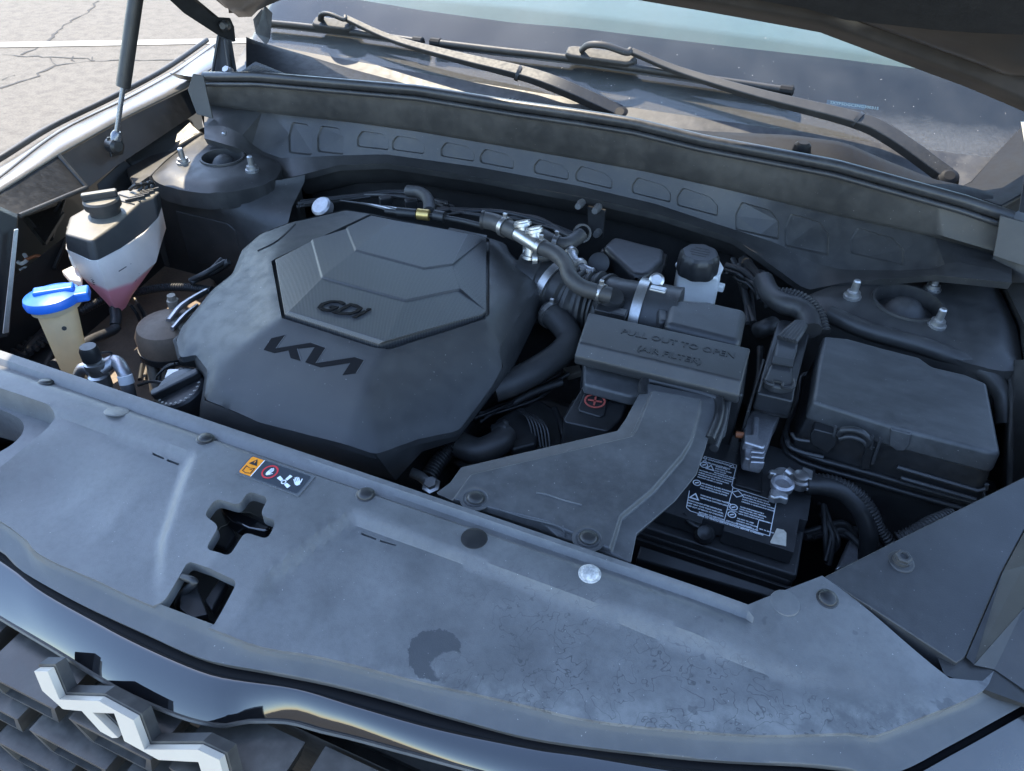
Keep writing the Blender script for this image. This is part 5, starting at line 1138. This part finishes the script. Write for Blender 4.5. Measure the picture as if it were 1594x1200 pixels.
# ================================================================== control unit with connector, harness
cu_ = thing('control_unit', 'finned aluminium control unit with a black connector on top', 'control unit', U(1195, 650, .75))
h4_ = CR(1130, 440, .25)
prism('connector_body', [U(*h4_(*p), .950) for p in ((322, 240), (345, 225), (500, 250), (530, 285), (436, 645), (420, 738), (190, 684), (235, 520))], .025, 'black_plastic', cu_, .003)
prism('connector_lock', [U(*h4_(*p), .960) for p in ((322, 340), (380, 330), (455, 360), (445, 420), (420, 500), (415, 560), (432, 640), (352, 652), (290, 640), (232, 605), (262, 530), (295, 470), (305, 400))], .012, 'lid_plastic', cu_, .004, 3)
prism('lock_saddle', [U(*h4_(*p), .964) for p in ((295, 450), (425, 475), (420, 520), (285, 495))], .004, 'black_plastic', cu_, .001)
sweep('lock_wire', catmull([U(*h4_(*p), .962) for p in ((236, 602), (250, 625), (292, 638), (296, 612), (352, 625), (350, 652), (400, 660), (428, 640), (424, 600))], 4), .0018, 'deep_black', cu_, 6)
for i in range(5): sweep('wire_bundle', catmull([U(*h4_(335+22*i, 345+6*i), .962), U(*h4_(380+20*i, 300+4*i), .965), U(*h4_(440+14*i, 250), .962)], 4), .0045, 'dusty_hose', cu_, 8)
prism('connector_base', [U(*h4_(*p), .925) for p in ((188, 690), (420, 742), (400, 800), (350, 798), (180, 745))], .012, 'deep_black', cu_, .002)
prism('heat_sink', [U(*h4_(*p), .905) for p in ((180, 760), (345, 806), (330, 850), (300, 905), (285, 960), (265, 1010), (235, 1118), (115, 1092), (108, 965), (120, 860))], .02, 'cast_aluminium', cu_, .003)
for i in range(4): prism('fin', [U(*h4_(*p), .910+.001*i) for p in ((160, 1000+34*i), (245, 1012+32*i), (240, 1032+30*i), (150, 1020+32*i))], .012, 'cast_aluminium', cu_, .002)
prism('fin_bracket', [U(*h4_(*p), .914) for p in ((170, 830), (212, 830), (205, 960), (255, 1010), (240, 1030), (110, 990), (108, 940), (165, 940))], .014, 'cast_aluminium', cu_, .003)
sweep('mount_stud', [U(*h4_(60, 945), .90), U(*h4_(110, 950), .90)], .004, 'copper_wire', cu_, 8)
prism('side_plate', [U(*h4_(*p), .93) for p in ((230, 470), (245, 480), (150, 800), (128, 800))], .05, 'deep_black', cu_, .001)
hn_ = thing('wiring_harness', 'thick taped black wiring harness above the aluminium control unit', 'wiring', U(1230, 480, .93))
sweep('trunk', catmull([U(1188, 436, .955), U(1198, 456, .955), U(1218, 472, .96), U(1240, 478, .962), U(1256, 490, .96), U(1262, 515, .955)], 7), .014, 'rubber', hn_, 12)
sweep('branch', catmull([U(1205, 505, .92), U(1192, 510, .92), U(1180, 515, .91)], 5), .012, 'rubber', hn_, 12); sweep('branch', catmull([U(1188, 440, .94), U(1170, 420, .93), U(1160, 404, .92)], 5), .008, 'rubber', hn_, 10)
for i in range(3): sweep('connector_plug', [U(1160+i*7, 428+i*6, .92), U(1172+i*7, 434+i*6, .92)], .007, 'deep_black', hn_, 8)
cd2 = hose('corrugated_conduit', [(1212, 456, .965), (1232, 458, .968), (1256, 468, .968), (1274, 488, .962), (1284, 518, .95)], .0072, 'rubber', None, rib=.12, pitch=.0045); tag(cd2, 'ribbed conduit arching from the wiring harness to the fuse box', 'conduit')

# ================================================================== coolant reservoir
cr = thing('coolant_reservoir', 'translucent coolant bottle with pink fluid under a black lid', 'reservoir', U(175, 430, .85))
B1 = CR(0, 260, 240/1591)
LT = [(668, 690), (720, 512), (862, 432), (1000, 330), (1245, 240), (1360, 225), (1560, 215), (1660, 250), (1600, 290), (1450, 352), (1200, 582), (965, 752), (900, 752)]
lt3 = [U(*B1(*p), .965) for p in LT]
LBm = [(690, 870), (700, 640), (862, 560), (1000, 460), (1245, 380), (1360, 365), (1560, 360), (1672, 420), (1640, 545), (1490, 712), (1250, 872), (1010, 992), (940, 990)]
lb3 = [U(*B1(*p), .931) for p in LBm]
prism('lid', lt3, lb3, 'sunlit_dusty_lid', cr, .006, 3)
ccn = U(*B1(1090, 470), .965)
lathe('cap', ccn, (0, 0, 1), [(.022, -.004), (.022, .010), (.0265, .011), (.0265, .021), (.024, .024), (.004, .0245)], 'sunlit_dusty_lid', cr, 40)
box('cap_grip', ccn+Vector((0, 0, .029)), (.012, .05, .012), 'sunlit_dusty_lid', cr, rot=-.75, bevel=.003)
for i in range(4): box('lid_rib', U(*B1(1395+50*i, 330-28*i), .967), (.003, .030, .006), 'black_plastic', cr, rot=-.55, bevel=.0008)
for i in range(3): sweep('hose_clip', catmull([U(*B1(1340+70*i, 235-20*i), .968), U(*B1(1400+70*i, 185-15*i), .978), U(*B1(1460+60*i, 190-10*i), .972), U(*B1(1440+60*i, 240-10*i), .966)], 4), .003, 'black_plastic', cr, 6)
sweep('lid_seam', [U(*B1(1230, 285), .9655), U(*B1(1450, 352), .9655)], .0012, 'deep_black', cr, 6); sweep('lid_seam', [U(*B1(1225, 345), .9655), U(*B1(1385, 385), .9655)], .0012, 'deep_black', cr, 6)
r1 = [p+Vector((0, 0, .004)) for p in lb3]; c1_ = sum(r1, Vector())/len(r1)
vis = {0: (128, 432), 12: (160, 445), 11: (166, 448), 10: (208, 436), 9: (243, 408), 8: (252, 376)}
tip = U(178, 474, .853)
r2_ = []; r3 = []
for i, p in enumerate(r1):
    q = c1_+(p-c1_)*.96
    if i in vis: q = U(*vis[i], .895)
    else: q = Vector((q.x, q.y, .895))
    r2_.append(q); r3.append(tip+Vector((q.x-tip.x, q.y-tip.y, 0))*.36)
r3 = [Vector((p.x, p.y, .856)) for p in r3]; r4_ = [tip+Vector((p.x-tip.x, p.y-tip.y, 0))*.5+Vector((0, 0, -.012)) for p in r3]
n = len(r1); V = r1+r2_+r3+r4_; F = [tuple(range(n)), tuple(range(3*n, 4*n))]+[(a*n+i, a*n+(i+1) % n, (a+1)*n+(i+1) % n, (a+1)*n+i) for a in range(3) for i in range(n)]
bo_ = mk('bottle', V, F, 'coolant_white', cr, True, 0, ang=50)
TBt = bvh(bo_)
k0 = CR(0, 300)
groove(TBt, [k0(590, 390), k0(650, 352)], .0007, 'clear_film', cr, 'level_mark'); groove(TBt, [k0(672, 440), k0(690, 400)], .0007, 'clear_film', cr, 'level_mark')
for i in range(5): groove(TBt, [k0(446+4*i, 408+11*i), k0(460+3*i, 413+11*i)], .0008, 'print_black', cr, 'part_number')
lugp = [(305, 385), (370, 355), (400, 400), (400, 440), (345, 430)]
prism('side_lug', [U(*k0(*p), .90) for p in lugp], .01, 'coolant_white', cr, .002)
prism('side_lug', [U(*k0(*p), .925) for p in ((335, 280), (350, 275), (358, 320), (340, 318))], .02, 'coolant_white', cr, .002)
ch = hose('overflow_hose', [(179, 480, .845), (181, 495, .838), (180, 506, .832)], .0085, 'rubber', None); tag(ch, 'short black hose under the coolant bottle outlet', 'hose')
ch2 = hose('drain_hose', [(182, 508, .83), (172, 516, .83), (140, 530, .84), (110, 552, .85), (85, 568, .855)], .0075, 'dusty_hose', None); tag(ch2, 'black hose crossing in front of the washer filler neck', 'hose')
ch3 = hose('corrugated_conduit', [(330, 452, .86), (290, 447, .855), (250, 448, .85), (215, 455, .84), (165, 465, .83), (125, 485, .82)], .0062, 'rubber', None, rib=.1, pitch=.0042); tag(ch3, 'ribbed conduit passing behind the tip of the coolant bottle', 'conduit')
# ================================================================== washer filler
wf = thing('washer_filler', 'cream washer fluid neck with a blue flip cap', 'washer filler', U(120, 580, .8))
wt = U(84, 470, .940); wb = U(124, 592, .835)
V = []; F = []; n = 24
for i in range(9):
    t = i/8; c = wt.lerp(wb, t); rr_ = .0285-.010*t
    for s in range(n): V.append(c+Vector((math.cos(6.2832*s/n)*rr_*1.0, math.sin(6.2832*s/n)*rr_*.85, 0)))
F = [(i*n+s, i*n+(s+1) % n, (i+1)*n+(s+1) % n, (i+1)*n+s) for i in range(8) for s in range(n)]+[tuple(range(n)), tuple(range(8*n, 9*n))]
nk = mk('neck', V, F, 'washer_cream', wf)
capn = Vector((-.10, .05, 1)).normalized(); cp = wt+Vector((0, 0, .004))
lathe('collar', cp-capn*.006, capn, [(.031, -.006), (.032, .002), (.028, .006)], 'washer_cream', wf, 32)
lathe('flip_cap', cp, capn, [(.035, -.004), (.036, .002), (.034, .008), (.022, .012), (.003, .013)], 'blue_cap', wf, 40)
box('cap_ridge', cp+capn*.013+Vector((.004, .004, 0)), (.050, .017, .009), 'blue_cap', wf, rot=.75, bevel=.003)
box('cap_hinge', cp+Vector((.030, .022, .004)), (.020, .024, .014), 'blue_cap', wf, rot=.75, bevel=.003)
prism('cap_tab', [U(52, 455, .945), U(66, 478, .940), U(48, 478, .936), U(36, 468, .936)], .006, 'blue_cap', wf, .002)
nt_ = bvh(nk); p, n_ = hit(nt_, 100, 511)
if p: lathe('vent_dot', p, n_, [(.003, -.001), (.003, .0006)], 'dusty_hose', wf, 12)
# ================================================================== charging port with pipes
ac = thing('charging_port', 'black-capped refrigerant charging port with bent grey metal pipes', 'charging port', U(148, 580, .86))
ab = U(149, 572, .905)
lathe('body', ab, (0, .05, 1), [(.013, -.03), (.013, -.012), (.010, -.010), (.010, .0), (.0125, .001), (.0125, .008), (.010, .009), (.010, .014)], 'zinc', ac, 20)
lathe('cap', ab+Vector((0, 0, .013)), (0, .05, 1), [(.0115, 0), (.0118, .014), (.0095, .020), (.003, .020)], 'black_plastic', ac, 20)
sweep('pipe', catmull([ab+Vector((-.004, 0, -.018)), U(132, 572, .90), U(122, 586, .885), U(122, 610, .86)], 6), .0072, 'cast_aluminium', ac, 12)
sweep('pipe', catmull([ab+Vector((.004, 0, -.004)), U(178, 562, .905), U(192, 578, .90), U(198, 600, .885), U(204, 625, .86)], 6), .0085, 'cast_aluminium', ac, 12)
sweep('pipe_label', [U(194, 584, .8985), U(198, 597, .888)], .0092, 'print_white', ac, 14)
sweep('tether', catmull([ab+Vector((.008, 0, .024)), U(172, 548, .915), U(170, 560, .908), ab+Vector((.010, 0, .008))], 5), .0014, 'rubber', ac, 6)
# ================================================================== oil cap
oi = thing('oil_filler_cap', 'round grey-black oil filler cap in the notch of the engine cover', 'oil cap', U(278, 620, .88))
oc_ = U(280, 604, .915); on = Vector((-.12, -.25, .95)).normalized()
lathe('disc', oc_, on, [(.032, -.03), (.033, -.004), (.032, .0), (.029, .003), (.003, .003)], 'black_plastic', oi, 36)
ou = Vector((.62, .75, 0)); ou = (ou-on*ou.dot(on)).normalized(); ow = on.cross(ou)
prism('grip', [oc_+on*.014+ou*a*.031+ow*b*.006 for a, b in ((-1, -.8), (-.8, -1), (.8, -1), (1, -.8), (1, .8), (.8, 1), (-.8, 1), (-1, .8))], -on*.012, 'black_plastic', oi, .003)
mk('lit_half', [oc_+on*.0034+ou*math.cos(R(a))*.028+ow*math.sin(R(a))*.028 for a in range(14, 167, 8)], [tuple(range(20))], 'duct_plastic', oi, False)  # paler plate paints the lit half of the cap
for i in range(11):
    a = R(196+14*i); box('rim_text', oc_+on*.0035+ou*math.cos(a)*.0265+ow*math.sin(a)*.0265, (.0022, .0030, .0004), 'dusty_plate', oi, rot=a, bevel=0)
# ================================================================== mount and pipes in the far corner
em = thing('engine_mount', 'dusty engine mount dome, warm bounce light put into its brown, with a pale bracket beside the engine cover', 'engine mount', U(262, 540, .75))
mc = U(264, 520, .865)
lathe('dome', mc, (0, 0, 1), [(.046, -.02), (.046, .005), (.040, .018), (.022, .026), (.004, .027)], 'bounce_lit_cast', em, 32)  # dome coloured with the warm bounce light around it
ring_band('rubber_ring', mc+Vector((0, 0, -.020)), (0, 0, 1), .043, .010, .0045, 'rubber', em, 32)
for a, b in (((234, 540, .845), (244, 610, .79)), ((262, 552, .845), (262, 612, .79))): sweep('bracket_leg', [U(*a), U(*b)], .009, 'dusty_metal', em, 10)
lathe('mount_stud', U(270, 472, .89), (0, 0, 1), [(.0085, -.02), (.0085, .006), (.006, .007), (.006, .014)], 'dusty_metal', em, 12)
sweep('strap', catmull([U(262, 500, .893), U(278, 480, .90), U(298, 466, .90), U(318, 455, .895)], 5), .010, 'cast_aluminium', em, 10, flat=.4); sweep('strap', catmull([U(268, 512, .893), U(286, 492, .90), U(304, 478, .895)], 5), .008, 'cast_aluminium', em, 10, flat=.4)
prism('mount_arm', [U(*p, .895) for p in ((256, 492), (268, 486), (288, 502), (280, 512))], .02, 'dusty_metal', em, .003)
pb = thing('oil_sender_plug', 'small pale plug with a wire loop behind the oil filler cap', 'plug', U(270, 585, .89))
box('plug', U(270, 586, .905), (.016, .018, .012), 'steel', pb, rot=.5, bevel=.002); box('plug', U(286, 580, .905), (.014, .012, .010), 'black_plastic', pb, rot=.5, bevel=.002)
for d in (0, 5): sweep('wire', catmull([U(277-d, 566, .90), U(262-d, 568+d, .89), U(250-d, 580+d, .88), U(248-d, 594, .87)], 5), .0016, 'dusty_hose', pb, 6)
sweep('wire', catmull([U(215, 600, .87), U(235, 594, .88), U(256, 596, .89)], 5), .002, 'rubber', pb, 6)
# low darkness on that side: washer tank, frame rail, lamp carrier
wtk = thing('lower_rail', 'dusty dark frame rail and castings below the coolant bottle', 'rail', (-.6, -.4, .6))
prism('rail_top', [U(*p, .74) for p in ((20, 520), (180, 420), (330, 400), (340, 470), (300, 600), (200, 640), (60, 620))], .1, 'bounce_lit_cast', wtk, .01)  # rail top carries the warm bounce light in its colour
prism('rail_side', [U(*p, .80) for p in ((-60, 540), (20, 500), (70, 480), (100, 520), (60, 600), (-60, 620))], .1, 'black_plastic', wtk, .01)
for i in range(7): sweep('cooling_fin', [U(20+9*i, 545-6*i, .81), U(40+9*i, 556-6*i, .81)], .004, 'dusty_hose', wtk, 6)
wa = thing('lamp_carrier', 'narrow black lamp carrier with a pale metal edge by the fender', 'lamp carrier', U(15, 450, .8))
prism('edge_strip', [UX(22, 358, -.63), UX(29, 357, -.63), UX(14, 518, -.58), UX(4, 520, -.58)], Vector((-.003, .002, 0)), 'zinc', wa, .0008)
prism('carrier', [UX(-40, 310, -.66), UX(28, 340, -.65), UX(14, 525, -.59), UX(-60, 540, -.59)], Vector((-.01, .01, 0)), 'black_plastic', wa, .002)
sweep('edge_strip', [U(3, 302, .985), U(-8, 370, .95)], .0035, 'zinc', wa, 8)
lm = thing('lamp_wiring', 'orange and white wires with a pale ring by the fender edge', 'wire', U(40, 415, .85))
sweep('orange_wire', catmull([U(38, 405, .875), U(46, 402, .878), U(58, 398, .88), U(68, 403, .876), U(76, 418, .865)], 5), .0028, 'copper_wire', lm, 8)
sweep('white_wire', catmull([U(38, 396, .878), U(42, 404, .876), U(34, 410, .87), U(28, 408, .87)], 5), .0032, 'print_white', lm, 8)
sweep('pale_ring', catmull([U(*p, .862) for p in ((31, 420), (40, 416), (52, 422), (52, 428), (40, 432), (31, 427))], 4), .0018, 'print_white', lm, 8)
br2 = thing('fender_brace', 'black stamped brace below the fender apron', 'brace', U(60, 360, .9))
for a, b in (((40, 340), (70, 378)), ((94, 315), (72, 352)), ((100, 312), (80, 372)), ((104, 372), (84, 418))): sweep('strut', [U(*a, .90), U(*b, .875)], .006, 'body_inner', br2, 8, flat=.5)
prism('gusset', [U(*p, .892) for p in ((38, 338), (92, 318), (100, 330), (70, 378))], .006, 'black_plastic', br2, .001)
gp_, gn_ = UY(364, 334, -.055), Vector((.1, -.97, .15))
gr_ = lathe('tower_grommet', gp_, gn_, [(.016, -.02), (.017, .0), (.015, .004), (.011, .004), (.009, -.001), (.006, .0), (.005, .005), (.002, .006)], 'rubber', None, 22); tag(gr_, 'round black grommet on the front face of the far strut tower', 'grommet')
# ================================================================== looms and lines down in the gaps
lo = thing('wiring_loom', 'tangle of thin black wires and lines down between the battery and the fuse box', 'wiring', (.52, -.3, .75))
def strands(par, pts, n, spread, rad, mats):
    for i in range(n):
        q = [U(a+random.uniform(-spread, spread), b+random.uniform(-spread, spread)*.7, z+random.uniform(-.01, .01)) for a, b, z in pts]
        sweep('strand', catmull(q, 6), random.uniform(*rad), random.choice(mats), par, 8)
MM = ['dusty_hose', 'rubber', 'black_plastic', 'dusty_hose']
strands(lo, [(1262, 840, .80), (1300, 822, .80), (1340, 842, .79), (1375, 880, .78)], 5, 16, (.002, .005), MM)
strands(lo, [(1270, 790, .82), (1292, 830, .80), (1286, 872, .78)], 4, 14, (.002, .004), MM)
strands(lo, [(1400, 770, .84), (1430, 790, .83), (1470, 800, .82)], 4, 12, (.003, .006), MM)
prism('bracket', [U(*p, .79) for p in ((1322, 838), (1372, 842), (1352, 874), (1300, 886))], .03, 'cast_aluminium', lo, .004)
l2 = thing('wiring_loom', 'tangle of thin black wires and lines beside the tip of the engine cover', 'wiring', (.2, -.45, .8))
strands(l2, [(700, 712, .84), (740, 728, .84), (790, 735, .84), (850, 712, .85)], 5, 14, (.002, .005), MM)
strands(l2, [(742, 650, .87), (775, 640, .86), (830, 612, .86), (880, 588, .87)], 5, 12, (.002, .005), MM)
strands(l2, [(860, 640, .85), (872, 670, .85), (868, 700, .84)], 4, 10, (.003, .006), MM)
prism('bracket', [U(*p, .87) for p in ((876, 572), (902, 566), (906, 578), (884, 584))], .01, 'dusty_metal', l2, .002)
prism('bracket', [U(*p, .85) for p in ((856, 660), (868, 666), (870, 682), (860, 676))], .01, 'dusty_plate', l2, .002)
l3 = thing('wiring_loom', 'tangle of thin black wires and lines below the cowl beside the brake fluid reservoir', 'wiring', (.35, -.05, .85))
strands(l3, [(1128, 420, .93), (1150, 430, .93), (1175, 446, .93), (1190, 470, .92)], 6, 12, (.002, .005), MM)
strands(l3, [(1150, 410, .92), (1165, 450, .91), (1170, 500, .90)], 4, 10, (.003, .006), MM)
strands(l3, [(1185, 540, .88), (1178, 590, .87), (1170, 640, .86)], 3, 6, (.002, .004), MM)
for q in ((1152, 424), (1166, 440), (1180, 428)): box('connector', U(*q, .925), (.018, .014, .014), 'black_plastic', l3, rot=random.random(), bevel=.002)
l4 = thing('wiring_loom', 'tangle of thin black wires and lines behind the engine cover below the cowl', 'wiring', (-.2, .0, .9))
strands(l4, [(470, 318, .93), (540, 306, .93), (620, 302, .94), (700, 318, .94)], 6, 8, (.002, .004), MM)
strands(l4, [(700, 330, .95), (760, 332, .95), (830, 345, .95), (900, 372, .95)], 5, 8, (.002, .005), MM)
for q in ((600, 312), (640, 316), (690, 330), (850, 360)): box('connector', U(*q, .945), (.02, .014, .014), 'black_plastic', l4, rot=random.random(), bevel=.002)
l5 = thing('wiring_loom', 'tangle of thin dusty wires and lines around the engine mount', 'wiring', (-.4, -.4, .8))
strands(l5, [(205, 470, .80), (225, 500, .80), (232, 540, .79), (225, 590, .80)], 5, 12, (.002, .005), ['dusty_hose', 'dusty_metal', 'rubber'])
strands(l5, [(300, 440, .87), (325, 425, .88), (350, 405, .89)], 4, 8, (.003, .006), ['dusty_hose', 'rubber'])
strands(l5, [(20, 560, .80), (60, 530, .81), (90, 510, .80)], 4, 14, (.004, .008), ['dusty_hose', 'rubber'])
